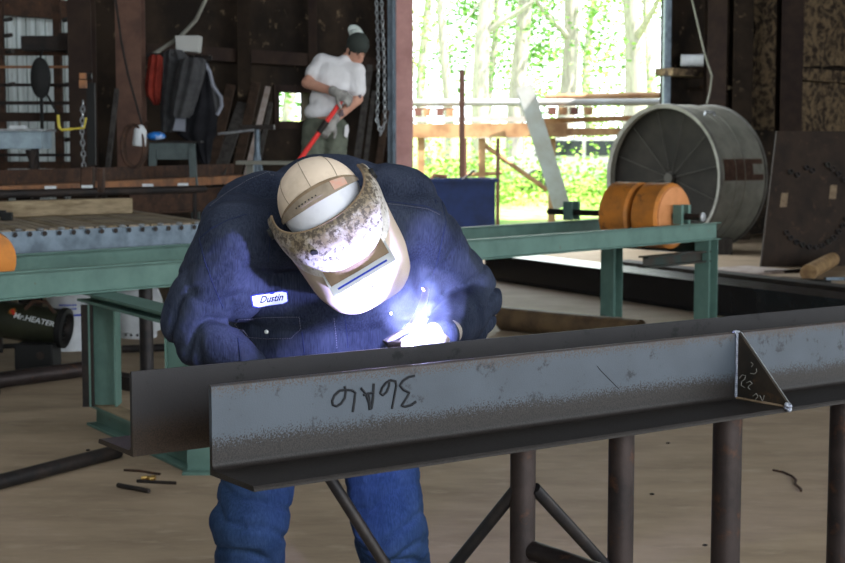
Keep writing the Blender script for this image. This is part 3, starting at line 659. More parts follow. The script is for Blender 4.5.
cloth('grey_sweater', [(58, 184, 203), (60, 180, 206), (66, 178, 207), (80, 175, 204), (100, 172, 198), (114, 170, 193), (118, 173, 189)], 15.7, .09, M['greycloth'], 'charcoal sweater hanging in front of the other jackets', 'sweater', seedv=3)
cloth('black_coat', [(60, 196, 206), (64, 195, 209), (80, 192, 211), (100, 190, 214), (120, 180, 217), (134, 176, 217), (140, 185, 213), (160, 198, 211), (164, 203, 210)], 15.85, .08, M['blackcloth'], 'long black coat hanging at the right of the jackets', 'coat', seedv=4)
wire('coat_lining', [P(204, 62, 15.7), P(210, 72, 15.7), P(213, 86, 15.7), P(221, 97, 15.7), P(222, 106, 15.7), P(217, 115, 15.7)], .02, M['palecloth'], 'pale curved edge of a bag hanging behind the black coat', 'bag')
cloth('grey_bag', [(80, 209, 213), (90, 208, 219), (100, 208, 222), (108, 210, 221), (114, 213, 217)], 16.05, .05, M['greycloth'], 'grey bag hanging behind the black coat', 'bag', seedv=5)
m = MB(); p_ = P(180, 117, 15.75); m.poly([p_ + V((-.03, 0, .05)), p_ + V((.06, 0, .02)), p_ + V((.05, 0, -.15)), p_ + V((-.08, 0, -.14))], V((0, .03, 0))); wtag(m, 'light_shirt_tail', M['palecloth'], 'pale shirt tail showing below the charcoal sweater', 'shirt', smooth=False)
# peg rail carrying them
m = MB(); m.bar(P(146, 55, 16.15), P(212, 58, 16.15), .05, .05); 
for px in (156, 174, 193, 201, 209): m.tube([P(px, 56, 16.15), P(px, 54, 15.8)], .012, 6)
wtag(m, 'peg_rail', M['dark'], 'dark peg rail the jackets hang from', 'rail', smooth=False)
# grey steel cabinet stand below
st = 15.6; p_ = P(172, 143, st)
t = thing('grinder_stand', V((p_.x, st, 0)), 'green-grey steel stand under the hanging jackets', 'stand')
mt = mat('green_grey_enamel', (.10, .125, .125), (.07, .088, .088), 6, .5)
m = MB(); m.poly([p_ + V((-.22, 0, 0)), p_ + V((.24, 0, 0)), p_ + V((.19, 0, -.06)), p_ + V((-.17, 0, -.06))], V((0, .35, 0))); m.poly([p_ + V((-.17, 0.02, -.06)), p_ + V((.19, 0.02, -.06)), p_ + V((.17, 0.02, -.17)), p_ + V((-.16, 0.02, -.17))], V((0, .3, 0))); m.build('body', mt, t, False)
for dx in (-.2, .2):
    m = MB(); m.poly([p_ + V((dx-.035, 0, 0)), p_ + V((dx+.035, 0, 0)), V((p_.x + dx*1.35+.05, st, 0)), V((p_.x + dx*1.35-.05, st, 0))], V((0, .06, 0))); m.build('leg', mt, t, False)
m = MB(); m.box(p_ + V((.02, .18, .012)), (.56, .42, .02)); m.build('top', M['dark'], t, False)
m = MB(); c = P(156, 136, st + .1); m.ell(c, (.1, .06, .045)); wtag(m, 'snack_packet', M['bluepack'], 'bright blue and white packet on the green-grey stand', 'packet')
# hose coil and can on the brown column
m = MB(); cc = P(137, 146, 14.3); m.tube([cc + V((.10*math.sin(a*PI/10), -.02 - .004*a, .2*math.cos(a*PI/10))) for a in range(61)], .014, 6)
m.tube([cc + V((0, -.05, .19)), P(144, 126, 14.5), P(148, 121, 14.5)], .015, 6); wtag(m, 'hose_coil', M['rust'], 'brown hose coil hung on the red-brown column', 'hose')
m = MB(); m.lathe([(0, 0), (0, .06), (.02, .065), (.15, .06), (.19, .03), (.2, 0)], P(139, 146, 14.15), V((.1, 0, 1)), 16); wtag(m, 'paper_cup', M['white'], 'whitish can hanging inside the hose coil', 'can')
m = MB(); m.box(P(124, 152, 14.25), (.04, .02, .055)); wtag(m, 'small_switch', M['white'], 'small cream switch plate low on the red-brown column', 'switch', smooth=False)
# things standing against the dark wall
def plank(x0, y0, x1, y1, wpx, q0, q1, mt, label, name='leaning_board'):
    a = P(x0, y0, WT(tpx(x0, q0), q0).y); b_ = P(x1, y1, WT(tpx(x1, q1), q1).y); k = (a - b_); b_ = b_ - k * (b_.z / k.z) * 1.0
    m = MB(); m.bar(b_, a, wpx * a.y / F, .05, V((0, -1, 0))); return wtag(m, name, M[mt], label, 'board', smooth=False)
plank(231, 86, 213, 163, 9, .3, .9, 'boardbrown', 'brown board leaning on the rear wall just right of the black coat')
plank(243, 104, 222, 165, 11, .3, 1.0, 'boardgrey', 'wide grey board leaning second from the black coat')
plank(256, 84, 238, 165, 9, .3, .9, 'boardbrown', 'brown board leaning left of the pale plank')
plank(268, 88, 249, 165, 5, .35, .9, 'boardpale', 'narrow pale plank leaning left of the broken window')
plank(271, 104, 258, 165, 4, .4, 1.0, 'boardgrey', 'short grey plank leaning just right of the pale one')
plank(370, 66, 357, 160, 6, .3, .9, 'boardgrey', 'grey steel length leaning right of the man in the white shirt')
plank(374, 92, 366, 158, 4, .4, .9, 'boardgrey', 'narrow grey length leaning beside the hoist chain')
plank(386, 112, 379, 163, 7, .5, .9, 'boardbrown', 'brown length leaning behind the loop of the hoist chain')
plank(117, 90, 108, 166, 4, 1.3, 1.8, 'boardgrey', 'thin grey length leaning left of the red-brown column')
# pipe stand
p_ = P(257, 127, 15.6)
t = thing('pipe_stand', V((p_.x, 15.6, 0)), 'tripod pipe stand with a flat dark head left of the broken window', 'stand')
m = MB(); m.box(p_, (.36, .16, .045)); m.build('head', M['dark'], t, False)
m = MB(); m.tube([p_, V((p_.x, 15.6, .5))], .03, 8); m.build('post', M['bluegrey'], t)
for dx, dy in ((-.28, -.1), (.26, -.1), (0, .3)):
    m = MB(); m.tube([V((p_.x, 15.6, p_.z - .2)), V((p_.x + dx, 15.6 + dy, 0))], .02, 8); m.build('leg', M['bluegrey'], t)
m = MB(); m.tube([P(218, 134, 15.5), P(254, 130, 15.5)], .014, 8); m.build('arm', M['silver'], t)
m = MB(); m.bar(P(238, 162.5, 14.5), P(330, 163, 14.5), .35, .035); m.bar(V((P(250, 163, 14.5).x, 14.5, 0)), P(250, 163, 14.5), .06, .06, V((0, 1, 0))); m.bar(V((P(320, 163, 14.5).x, 14.5, 0)), P(320, 163, 14.5), .06, .06, V((0, 1, 0))); wtag(m, 'low_table', M['zinc'], 'pale narrow table edge behind the welder, below the pipe stand', 'table', smooth=False)

# ------------------------------------------------------------------ right background: drum, tube sheet, floor beam
DY = 23.4; ax = V((.76, .65, 0)).normalized(); R_ = 1.135
fc = P(662, 178, DY); fc.z = R_ + .0
t = thing('tank_drum', V((fc.x, fc.y, 0)), 'large round steel tank shell lying on its side by the doorway', 'tank')
m = MB(); m.lathe([(.02, R_-.03), (.02, R_), (1.12, R_), (1.12, R_-.03), (.9, R_-.05), (.02, R_-.03)], fc, ax, 96); m.build('shell', M['zinc'], t, ang=30)
m = MB(); m.lathe([(.0, R_-.05), (-.02, R_+.01), (.03, R_+.02), (.05, R_)], fc, ax, 96); m.build('rim', M['rimzinc'], t, ang=30)
m = MB(); m.lathe([(1.09, R_), (1.1, R_+.025), (1.14, R_+.02), (1.14, R_-.03)], fc, ax, 96); m.build('rim', M['rimzinc'], t, ang=30)
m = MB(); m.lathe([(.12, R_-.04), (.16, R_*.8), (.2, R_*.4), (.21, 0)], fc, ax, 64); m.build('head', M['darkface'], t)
m = MB(); s_, u_ = frame(ax)
for k in range(12):
    a = k * PI / 6 + .2; d = s_ * math.cos(a) + u_ * math.sin(a); m.tube([fc + ax * .195 + d * .1, fc + ax * .115 + d * (R_*.93)], .005, 5)
m.build('spoke_marks', M['scratch'], t)
m = MB(); m.lathe([(.14, 0), (.14, .08), (.2, .1)], fc, ax, 20); m.build('hub', M['scratch'], t)
for h in (.38, .6):
    m = MB(); m.lathe([(h-.012, R_), (h, R_+.012), (h+.012, R_)], fc, ax, 96); m.build('weld_seam', M['zinc'], t)
def onshell(h, ang, off=.004):   # angle up from the horizontal on the camera side
    side = V((ax.y, -ax.x, 0)); return fc + ax * h + (side * math.cos(ang) + V((0, 0, 1)) * math.sin(ang)) * (R_ + off)
m = MB(); m.sheet([[onshell(h, a, .006) for h in (.1, .45, .8)] for a in (-.02, .08, .17, .27)], .004)
m.sheet([[onshell(h, a, .006) for h in (.8, 1.05)] for a in (.2, .27)], .004); m.sheet([[onshell(h, a, .006) for h in (.8, 1.05)] for a in (-.02, .06)], .004)
m.build('rust_mark', M['patchrust'], t)
m = MB(); c = onshell(.33, .98, .03); d_ = ax; m.tube([c - d_*.12, c - d_*.1 + V((0, 0, .05)), c + d_*.1 + V((0, 0, .05)), c + d_*.12], .02, 8); m.build('lug', M['silver'], t)
m = MB(); m.box((fc.x + .7, fc.y - .65, .12), (.5, .3, .24)); wtag(m, 'wood_chock', M['boardgrey'], 'dark chock against the foot of the tank drum', 'chock', smooth=False)
# tube sheet
TY = 20.3
TLx = P(777, 131, TY + .5); BLx = P(760, 262, TY)
t0 = V((BLx.x, TY - .05, 0)); 
t = thing('tube_sheet', t0, 'big rusty steel plate with a ring of holes leaning at right', 'plate')
tl = V((TLx.x, TLx.y, TLx.z)); up_ = (tl - t0); rt = V((.97, .2, 0)).normalized(); nrm_ = rt.cross(up_).normalized()
if nrm_.y > 0: nrm_ = -nrm_
m = MB(); m.poly([t0, tl, tl + rt * 2.3, t0 + rt * 2.3], -nrm_ * .04); m.build('plate', mat('tube_sheet_rust', (.030, .019, .013), (.018, .012, .009), 3, .8, 0, .1, 20, c3=(.055, .032, .02), s3=9), t, False)
def onpl(px, py):
    d = ray(px, py); o_ = V((0, 0, CH)); k = (t0 - o_).dot(nrm_) / d.dot(nrm_); return o_ + d * k
pts_ = [(790, 172), (797, 175), (806, 168), (812, 171), (827, 165), (832, 169), (838, 174), (844, 180), (849, 187), (786, 233), (790, 238), (796, 242), (802, 245), (809, 247), (816, 247.5), (822, 246), (828, 242), (833, 238), (838, 232), (842, 226), (846, 219)]
for k, (x, y) in enumerate(pts_):
    c = onpl(x, y); m = MB(); m.lathe([(0, .035), (.035, .038), (.035, .026), (-.0, .024)], c, nrm_, 14); m.lathe([(.004, .026), (.004, 0)], c, nrm_, 14); m.build('tube_stub', M['dark'] if k % 4 else M['scratch'], t)
for x, y in ((784, 200), (833, 192)):
    m = MB(); c = onpl(x, y); m.box(c, (.10, .012, .2), (rt, nrm_, up_.normalized())); m.build('chalk_patch', M['shellbrown'], t, False)
# black beam on the floor
a = PZ(484, 279); b_ = PZ(720, 316); d_ = (b_ - a).normalized(); b_ = a + d_ * ((b_ - a).length * 1.75); hb = .27
hb = .31; of_ = V((-d_.y, d_.x, 0)) * .25; m = MB(); m.sweep(ibeam(hb, .5, .035, .03), a + of_ + V((0, 0, hb/2)), b_ + of_ + V((0, 0, hb/2))); m.bar(a + of_*.08 + V((0, 0, hb/2)), b_ + of_*.08 + V((0, 0, hb/2)), .02, hb - .05)
wtag(m, 'floor_beam', mat('dark_mill_beam', (.018, .020, .026), (.028, .030, .036), 5, .26, .4, spec=.5), 'long black wide-flange beam lying on the floor at right', 'beam', smooth=False, bevel=.003)
s_ = V((-d_.y, d_.x, 0)); a2 = a + s_ * 1.6 + d_ * .6
m = MB(); m.sweep(ibeam(.22, .26, .03, .03), a2 + V((0, 0, .11)), a2 + d_ * 4.2 + V((0, 0, .11))); wtag(m, 'floor_beam', M['dark'], 'second black beam on the floor behind the orange wheels', 'beam', smooth=False)
# brown pipe on the floor
a = PZ(503, 330); b_ = PZ(640, 345); r_ = .105; m = MB()
a.z = b_.z = r_; m.tube([a, b_], r_, 24, False); m.tube([b_, a], r_ - .012, 24, False); wtag(m, 'brown_pipe', mat('brown_waxy_pipe', (.13, .085, .045), (.07, .045, .028), 5, .5), 'thick brown pipe lying on the floor right of the welder', 'pipe')
# log and boards near the plate
a = PZ(808, 281); b_ = PZ(832, 267); m = MB(); a.z = b_.z = .1; m.tube([a, b_], .1, 16); wtag(m, 'cut_log', M['woodlog'], 'short round log lying in front of the leaning plate', 'log')
for k, (x0, y0, x1, y1, w_, h_, mt, lab) in enumerate(((664, 277, 772, 270, .9, .03, 'boardpale', 'pale flat sheet on the floor behind the long black beam'), (765, 274, 806, 272, .05, .04, 'black', 'short black bar on the floor left of the log'), (783, 279, 830, 283, .05, .03, 'black', 'thin black rod on the floor in front of the log'), (825, 280, 862, 280, .12, .03, 'bluegrey', 'bluish steel strip on the floor right of the log'), (730, 283, 800, 281, .7, .025, 'shellbrown', 'brown cardboard sheet on the floor before the log'))):
    a = PZ(x0, y0); b_ = PZ(x1, y1); m = MB(); m.bar(a + V((0, 0, h_/2 + .001*k)), b_ + V((0, 0, h_/2 + .001*k)), w_, h_); wtag(m, 'floor_scrap', M[mt], lab, 'scrap', smooth=False)
# white roll on the ledge right of the doorway
c = P(681, 60.5, WT(tpx(685, .3), .3).y); m = MB(); m.tube([c + V((0, 0, 0)), c + V((.37, -.04, 0))], .1, 16); wtag(m, 'paper_roll', M['white'], 'white roll lying on the ledge right of the doorway', 'roll')
m = MB(); c = P(727, 88, WT(tpx(727, .35), .35).y); m.box(c, (.1, .08, .07)); m.box(c + V((.1, 0, .0)), (.06, .06, .05)); wtag(m, 'small_carton', M['wood'], 'tiny pale carton on the thin rail right of the doorway', 'box', smooth=False)

# ------------------------------------------------------------------ floor things at left
hy = 10.95
a = P(-14, 317, 11.1); b_ = P(64, 328, 11.02); ax = (b_ - a).normalized(); r_ = .138
t = thing('space_heater', V(((a.x+b_.x)/2, hy, 0)), 'dark olive torpedo space heater on a stand at far left', 'heater')
m = MB(); m.lathe([(-.2, r_), (0, r_), ((b_-a).length - .03, r_), ((b_-a).length, r_*1.01)], a, ax, 40); hb_ = m.build('barrel', M['khaki'], t)
bvh_h = BVHTree.FromPolygons([tuple(v) for v in m.v], m.f)
m = MB(); L_ = (b_-a).length; m.lathe([(L_-.03, r_), (L_-.02, r_+.012), (L_+.02, r_+.012), (L_+.03, r_-.02), (L_-.02, r_-.03), (L_-.05, .09), (L_-.06, 0)], a, ax, 40); m.build('outlet_ring', M['black'], t)
m = MB()
for k in range(5): m.lathe([(L_, .03*k+.012), (L_+.01, .03*k+.016)], a, ax, 24)
m.build('grille', M['dark'], t)
p_ = a.lerp(b_, .5); p_.z = .0; m = MB(); sz = .33; m.box((P(36, 340, 10.9).x, 10.95, .095), (.28, .26, .19)); m.build('control_box', M['black'], t, False, .01)
cbx = P(36, 340, 10.9).x; m = MB(); m.lathe([(0, .03), (.02, .028), (.02, 0)], V((cbx + .05, 10.82, .11)), V((0, -1, 0)), 16); m.build('knob', M['dark'], t)
m = MB(); m.tube([P(25, 309, 10.9), P(34, 301, 10.9), P(46, 302, 10.9), P(55, 313, 10.9)], .014, 8); m.build('handle', M['rust'], t)
def hitbvh(bvh, px, py):
    l, n, i, d = bvh.ray_cast(V((0, 0, CH)), ray(px, py).normalized()); return l, n
def text_mesh(s, shear=0.0, bold=0.0):
    cu = bpy.data.curves.new('t', 'FONT'); cu.body = s; cu.size = 1; cu.shear = shear; cu.offset = bold; cu.resolution_u = 3
    o = bpy.data.objects.new('t', cu); C.objects.link(o); dg = bpy.context.evaluated_depsgraph_get(); me = bpy.data.meshes.new_from_object(o.evaluated_get(dg))
    bm = bmesh.new(); bm.from_mesh(me); bmesh.ops.triangulate(bm, faces=bm.faces)
    vs = [v.co.copy() for v in bm.verts]; fs = [tuple(v.index for v in f.verts) for f in bm.faces]; bm.free()
    bpy.data.objects.remove(o); bpy.data.meshes.remove(me)
    x0 = min(v.x for v in vs); x1 = max(v.x for v in vs); y0 = min(v.y for v in vs); y1 = max(v.y for v in vs)
    return [((v.x-x0)/(x1-x0), (v.y-y0)/(y1-y0)) for v in vs], fs
def decal_text(s, corners, bvh, off, name, mt, parent, shear=0., bold=0.):
    uv, fs = text_mesh(s, shear, bold); tl, tr, br_, bl_ = corners; vs = []
    for u, v in uv:
        x = (bl_[0]*(1-u)+br_[0]*u)*(1-v) + (tl[0]*(1-u)+tr[0]*u)*v; y = (bl_[1]*(1-u)+br_[1]*u)*(1-v) + (tl[1]*(1-u)+tr[1]*u)*v
        l, n = hitbvh(bvh, x, y)
        if l is None: l = vs[-1] if vs else V((0, 0, 0)); n = V((0, 0, 0))
        if n.dot(ray(x, y)) > 0: n = -n
        vs.append(l + n * off)
    m = MB(); m.add(vs, fs); return m.build(name, mt, parent, smooth=False)
decal_text('Mr.HEATER', ((14, 312), (54.5, 322), (54, 327), (13.5, 318)), bvh_h, .003, 'lettering', M['white'], t, .25, .015)
m = MB(); l, n = hitbvh(bvh_h, 12.5, 311.5)
if n.dot(l - V((0, 0, CH))) > 0: n = -n
s_, u_ = frame(n)
for k in range(11):
    an = k * 2*PI/11; d = s_*math.cos(an) + u_*math.sin(an); e = s_*math.cos(an+1.57) + u_*math.sin(an+1.57); m.add([l + n*.004 + e*.006 + d*.012, l + n*.004 - e*.006 + d*.012, l + n*.003 + d*.036], [(0, 1, 2)])
m.build('sun_emblem', M['orange'], t, False)
m = MB(); m.lathe([(.006, .013), (.006, 0)], l, n, 12); m.lathe([(.005, .012), (.005, 0)], l + u_*-.02 - s_*.012, n, 10); m.build('emblem_centre', M['red'], t)
# white containers
def bucket(px, yb, ytop, wpx, label, mt, stripe):
    b0 = PZ(px, yb); Y = b0.y; hh = P(px, ytop, Y).z; r = wpx/2*Y/F
    t = thing('white_container', b0, label, 'container')
    if stripe:
        m = MB(); m.lathe([(0, 0), (0, r*.9), (hh*.98, r), (hh, r*1.04), (hh, 0)], b0, V((0, 0, 1)), 32); m.build('tub', mt, t)
        m = MB(); zz = P(px, 314, Y).z; m.lathe([(zz, r*.985), (zz+.016, r*.99)], b0 , V((0, 0, 1)), 32); 
        for v in m.v: v.xy = b0.xy + (v.xy - b0.xy) * 1.01
        m.build('blue_band', M['blueline'], t)
        m = MB()
        for k in range(2):
            for j in range(7):
                an = -PI/2 - .2 + j*.11; m.box(b0 + V((math.cos(an)*r*1.0, math.sin(an)*r*1.0, zz + .06 + k*.03)), (.016, .004, .012), (V((-math.sin(an), math.cos(an), 0)), V((math.cos(an), math.sin(an), 0)), V((0, 0, 1))))
        m.build('blue_print', M['blueline'], t, False)
    else:
        m = MB(); m.lathe([(0, r*.7), (.05, r*.72), (.06, r*.9), (.14, r), (hh*.6, r), (hh*.8, r*.8), (hh*.9, r*.3), (hh*.9, 0)], b0, V((0, 0, 1)), 32); m.build('tank', mt, t)
        m = MB(); m.lathe([(0, r*.75), (.07, r*.75)], b0, V((0, 0, 1)), 32); m.build('foot_ring', mt, t)
        m = MB(); m.lathe([(hh*.85, r*.5), (hh, r*.5)], b0, V((0, 0, 1)), 24); m.build('collar', mt, t)
        for j in range(5):
            m = MB(); an = -PI/2 - .6 + j*.35; m.lathe([(0, .012), (.004, 0)], b0 + V((math.cos(an)*r*.757, math.sin(an)*r*.757, .035)), V((math.cos(an), math.sin(an), 0)), 8); m.build('foot_hole', M['black'], t)
    return t
bucket(71, 349, 291, 46, 'white tub with a blue band behind the space heater', M['white'], True)
bucket(139, 337, 275, 48, 'white gas cylinder under the green bench, left of the welder', M['white'], False)
def fpipe(x0, y0, x1, y1, r, mt, label, z=None):
    a = PZ(x0, y0, r); b_ = PZ(x1, y1, r); m = MB(); m.tube([a, b_], r, 14); wtag(m, 'floor_pipe', M[mt], label, 'pipe')
fpipe(-30, 384, 92, 368, .055, 'pipe', 'brown pipe on the floor at left, ending at the green leg')
fpipe(-40, 492, 118, 451, .036, 'dark', 'dark pipe on the floor at lower left, nearest the camera')
a = PZ(112, 379, .05); b_ = PZ(140, 384, .05); m = MB(); m.bar(a, b_ + (b_ - a) * .6, .12, .09); wtag(m, 'floor_block', M['dark'], 'dark steel block on the floor right of the green leg', 'block', smooth=False)
fpipe(122, 349, 240, 345, .03, 'dark', 'dark rod on the floor behind the white gas cylinder')
fpipe(-20, 347, 40, 345, .02, 'black', 'thin black rod on the floor under the space heater')
# small scrap on the floor
a = PZ(118, 485, .012); b_ = PZ(149, 491, .012); m = MB(); m.tube([a, b_], .012, 8); wtag(m, 'scrap_rod', M['dark'], 'short thick rod on the floor below the back angle iron', 'rod')
a = PZ(137, 481, .008); b_ = PZ(176, 483, .008); m = MB(); m.tube([a, b_], .008, 8); wtag(m, 'scrap_rod', M['dark'], 'thin straight rod beside the brass fitting on the floor', 'rod')
a = PZ(124, 470, .006); b_ = PZ(160, 474, .006); m = MB(); m.tube([a, a.lerp(b_, .4) + V((0, .02, 0)), b_], .006, 8); wtag(m, 'scrap_wire', M['rust'], 'thin rusty wire behind the brass fitting on the floor', 'wire')
m = MB(); c = PZ(147, 478, .012); m.tube([c + V((-.03, 0, 0)), c + V((0, .01, 0)), c + V((.025, -.012, 0))], .010, 8); m.tube([c + V((.02, .012, 0)), c + V((.04, .01, 0))], .012, 8); m.tube([c + V((.015, -.02, 0)), c + V((.035, -.012, 0))], .009, 8); wtag(m, 'brass_fitting', M['brass'], 'small brass torch fitting on the floor', 'fitting')
def scribble(pts, label):
    m = MB(); m.tube([PZ(x, y, .004) for x, y in pts], .006, 6); wtag(m, 'floor_wire', M['rust'], label, 'wire')
scribble([(773, 470), (783, 472), (792, 476), (796, 480), (795, 484), (801, 489), (801, 491)], 'crooked thin wire on the floor between the two right pipe legs')
random.seed(5)
for k, (x, y, lab) in enumerate(((47, 371, 'tiny chip on the floor just below the brown pipe at left'), (104, 403, 'tiny chip on the floor left of the green leg'), (88, 450, 'tiny chip on the floor above the dark pipe at lower left'), (652, 494, 'tiny chip on the floor right of the second pipe leg'), (705, 545, 'tiny chip on the floor left of the third pipe leg'), (668, 443, 'tiny chip on the floor just below the nearer angle iron'))):
    c = PZ(x, y, .004); m = MB(); m.ell(c, (.012, .01, .005), None, 6, 4); tag(m.build('floor_chip', M['dark']), lab, 'chip', 'steel chips on the floor')

# ------------------------------------------------------------------ the two angle irons
bd_ = V((math.cos(math.radians(35.2)), math.sin(math.radians(35.2)), 0)); pc = V((bd_.y, -bd_.x, 0))    # pc: towards the camera
AZ = P(207, 475, 3.38).z; LEG = .2085; TH = .0125
A0 = P(210, 475, 3.38); A0.z = AZ
def angle_profile(leg, th, sgn, r=.016):
    # corner at 0,0; vertical leg up, horizontal leg along +x*sgn
    p = [(0, 0), (leg, 0), (leg, th*.45), (leg-.004, th*.9), (leg-.01, th)]
    for k in range(7):
        a = -PI/2 - k*(PI/2)/6; p.append((th + r + r*math.cos(a), th + r + r*math.sin(a)))
    p += [(th, leg-.01), (th*.9, leg-.004), (th*.45, leg), (0, leg)]
    return [(x*sgn, y) for x, y in p]
def swp(m, prof, a, L, n=1): m.sweep(prof, a, a + bd_ * L, n=n)
m = MB(); swp(m, angle_profile(LEG, TH, 1), A0, 3.0)
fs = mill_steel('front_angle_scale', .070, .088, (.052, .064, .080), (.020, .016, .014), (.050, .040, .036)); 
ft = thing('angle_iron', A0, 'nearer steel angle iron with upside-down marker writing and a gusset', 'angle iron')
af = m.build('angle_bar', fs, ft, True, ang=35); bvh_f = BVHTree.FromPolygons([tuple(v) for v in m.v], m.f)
B0 = P(133, 455, 3.58); B0.z = AZ
m = MB(); swp(m, angle_profile(LEG, TH, -1), B0, 3.6)
bs = mill_steel('back_angle_scale', .05, .11, (.022, .020, .021), (.034, .021, .013), None, .45)
bt = m.build('angle_iron', bs, None, True, ang=35, org=B0); tag(bt, 'farther dark steel angle iron the welder is working on', 'angle iron')
# writing, drawn as strokes on the leg
def strokes(lists, mt, name, parent, r, bvh=bvh_f, off=.0008):
    m = MB()
    for pl in lists:
        pts = []
        for i in range(len(pl)-1):
            for k in range(4): pts.append((pl[i][0] + (pl[i+1][0]-pl[i][0])*k/4, pl[i][1] + (pl[i+1][1]-pl[i][1])*k/4))
        pts.append(pl[-1]); q = []
        for x, y in pts:
            l, n = hitbvh(bvh, x, y)
            if l is None: continue
            if n.dot(ray(x, y)) > 0: n = -n
            q.append(l + n * off)
        if len(q) > 1: m.tube(q, r, 6)
    return m.build(name, mt, parent)
K = 7.682
def cv(l): return [(320 + x / K, 360 + y / K) for x, y in l]
six1 = cv([(188, 200), (196, 240), (190, 290), (160, 335), (125, 355), (98, 345), (92, 315), (110, 270), (150, 235), (195, 228), (240, 232), (270, 250), (262, 320), (250, 400)])
aa = [cv([(312, 215), (350, 260), (375, 330), (380, 380), (395, 370), (405, 300), (412, 180)]), cv([(330, 270), (365, 258), (405, 250)]), cv([(372, 262), (384, 360)])]
six2 = cv([(532, 150), (528, 200), (510, 245), (480, 270), (462, 255), (475, 215), (505, 175), (540, 155), (580, 165), (585, 195), (572, 270), (552, 375)])
thr = cv([(725, 120), (680, 130), (635, 160), (612, 195), (640, 230), (685, 250), (665, 290), (625, 350), (650, 358), (700, 345), (735, 320)])
strokes([six1] + aa + [six2, thr], M['marker'], 'marker_writing', ft, .0034)
strokes([[(597, 366), (601, 371), (612, 382), (619, 389)]], M['marker'], 'marker_line', ft, .0008)
# gusset
dd = ray(736, 380); s_g = None
k = (736 - 422.5) / F; s_g = (k * A0.y - A0.x) / (bd_.x - k * bd_.y); G = A0 + bd_ * s_g
g0 = G + pc * TH + V((0, 0, TH)); g1 = G + pc * TH + V((0, 0, LEG)); g2 = G + pc * (LEG + .003) + V((0, 0, TH))
m = MB(); gw = .010
m.poly([g0 + V((0,0,.0)), g1, g1 + pc*.006, g2 + V((0, 0, .008)), g2], bd_ * gw); go = m.build('gusset', mat('dark_gusset_plate', (.030, .026, .022), (.05, .038, .028), 9, .45, .4, .1, 60, c3=(.10, .055, .03), s3=14), ft, False, .001)
bvh_g = BVHTree.FromPolygons([tuple(v) for v in m.v], m.f)
m = MB(); random.seed(3)
for i in range(34):
    t_ = i / 33; p = g1.lerp(g0, t_) - bd_ * .003 + pc * .003; m.ell(p, (.0052, .0052, .0036), None, 8, 6)
m.build('weld_bead', M['bead'], ft)
m = MB()
for i in range(26):
    t_ = i / 25; p = g0.lerp(g2, t_) - bd_ * .003 + V((0, 0, .003)); m.ell(p, (.005, .005, .004), None, 8, 6)
m.build('weld_bead', M['shellbrown'], ft)
m = MB()
for i in range(9): m.ell(g2 + V((random.uniform(-.010, .008), random.uniform(-.006, .005), random.uniform(-.004, .010))), random.uniform(.006, .009), None, 8, 6)
m.build('weld_blob', M['bead'], ft)
m = MB()
for i in range(6): m.ell(g1 + bd_ * (-.012 + i*.004) + V((0, 0, random.uniform(-.002, .002))), random.uniform(.004, .005), None, 8, 6)
m.build('weld_blob', M['bead'], ft)
m = MB(); m.tube([g1 + pc*.008 + bd_*gw, g2 + V((0, 0, .008)) + bd_*gw], .0014, 6); m.build('bright_cut_edge', M['silver'], ft)
K2 = 5.625
def cg(l): return [(720 + x / K2, 325 + y / K2) for x, y in l]
strokes([cg([(110, 300), (125, 280), (145, 285), (140, 305), (122, 318), (120, 340), (140, 352)]), cg([(150, 325), (170, 315), (182, 330), (165, 340), (158, 352), (170, 362)]), cg([(175, 210), (188, 220), (178, 235)]), cg([(172, 272), (195, 275), (208, 262), (205, 245)]), cg([(185, 400), (205, 385), (215, 400), (200, 420)]), cg([(225, 395), (240, 430), (250, 395)])], M['chalk'], 'chalk_writing', ft, .0011, bvh_g)

# ------------------------------------------------------------------ pipe trestle carrying the angles
def onbar(px, off):
    k = (px - 422.5) / F; o = A0 + pc * off; s = (k * o.y - o.x) / (bd_.x - k * bd_.y); return o + bd_ * s
p1, p2, p3, p4 = onbar(524.5, .07), onbar(624.3, .07), onbar(731.5, .07), onbar(849, .07)
tt = thing('pipe_trestle', V((p1.x, p1.y, 0)), 'brown pipe trestle with braced legs holding up the angle irons', 'trestle')
for p, wpx in ((p1, 26), (p2, 26.5), (p3, 29.5), (p4, 28)):
    r = wpx / 2 * p.y / F; m = MB(); m.tube([V((p.x, p.y, 0)), V((p.x, p.y, AZ - .02))], r, 24); m.build('leg', M['pipe'], tt)
    m = MB(); m.bar(V((p.x, p.y, AZ - .011)) + pc * .06, V((p.x, p.y, AZ - .011)) - pc * .50, .08, .02); m.build('head_bar', M['dark'], tt, False)
def brace(pts, r, mt): m = MB(); m.tube(pts, r, 16); m.build('brace', M[mt], tt)
ra = P(528, 549, p1.y); brace([ra, ra + pc * .75], .026, 'pipe')
a = P(538, 492, p1.y); d_ = (P(603, 563, p1.y + .17) - a); brace([a - d_*.05, a + d_ * 1.9], .0165, 'braceblk')
a = P(514, 492, p1.y); d_ = (P(459, 560, p1.y + .10) - a); brace([a - d_*.05, a + d_ * 2.1], .0165, 'braceblk')
a = P(333, 483, 3.80); b_ = P(384, 563, 3.84); d_ = b_ - a; brace([a - d_ * .12, a + d_ * ((.05 - a.z) / d_.z)], .0155, 'braceblk')
m = MB(); z_ = V((0, 0, .05)); m.tube([V((p1.x, p1.y, .05)) - bd_ * .3, V((p4.x, p4.y, .05))], .03, 14); m.build('base_rail', M['pipe'], tt)
ARCW = 68; SMOKE = 1.9
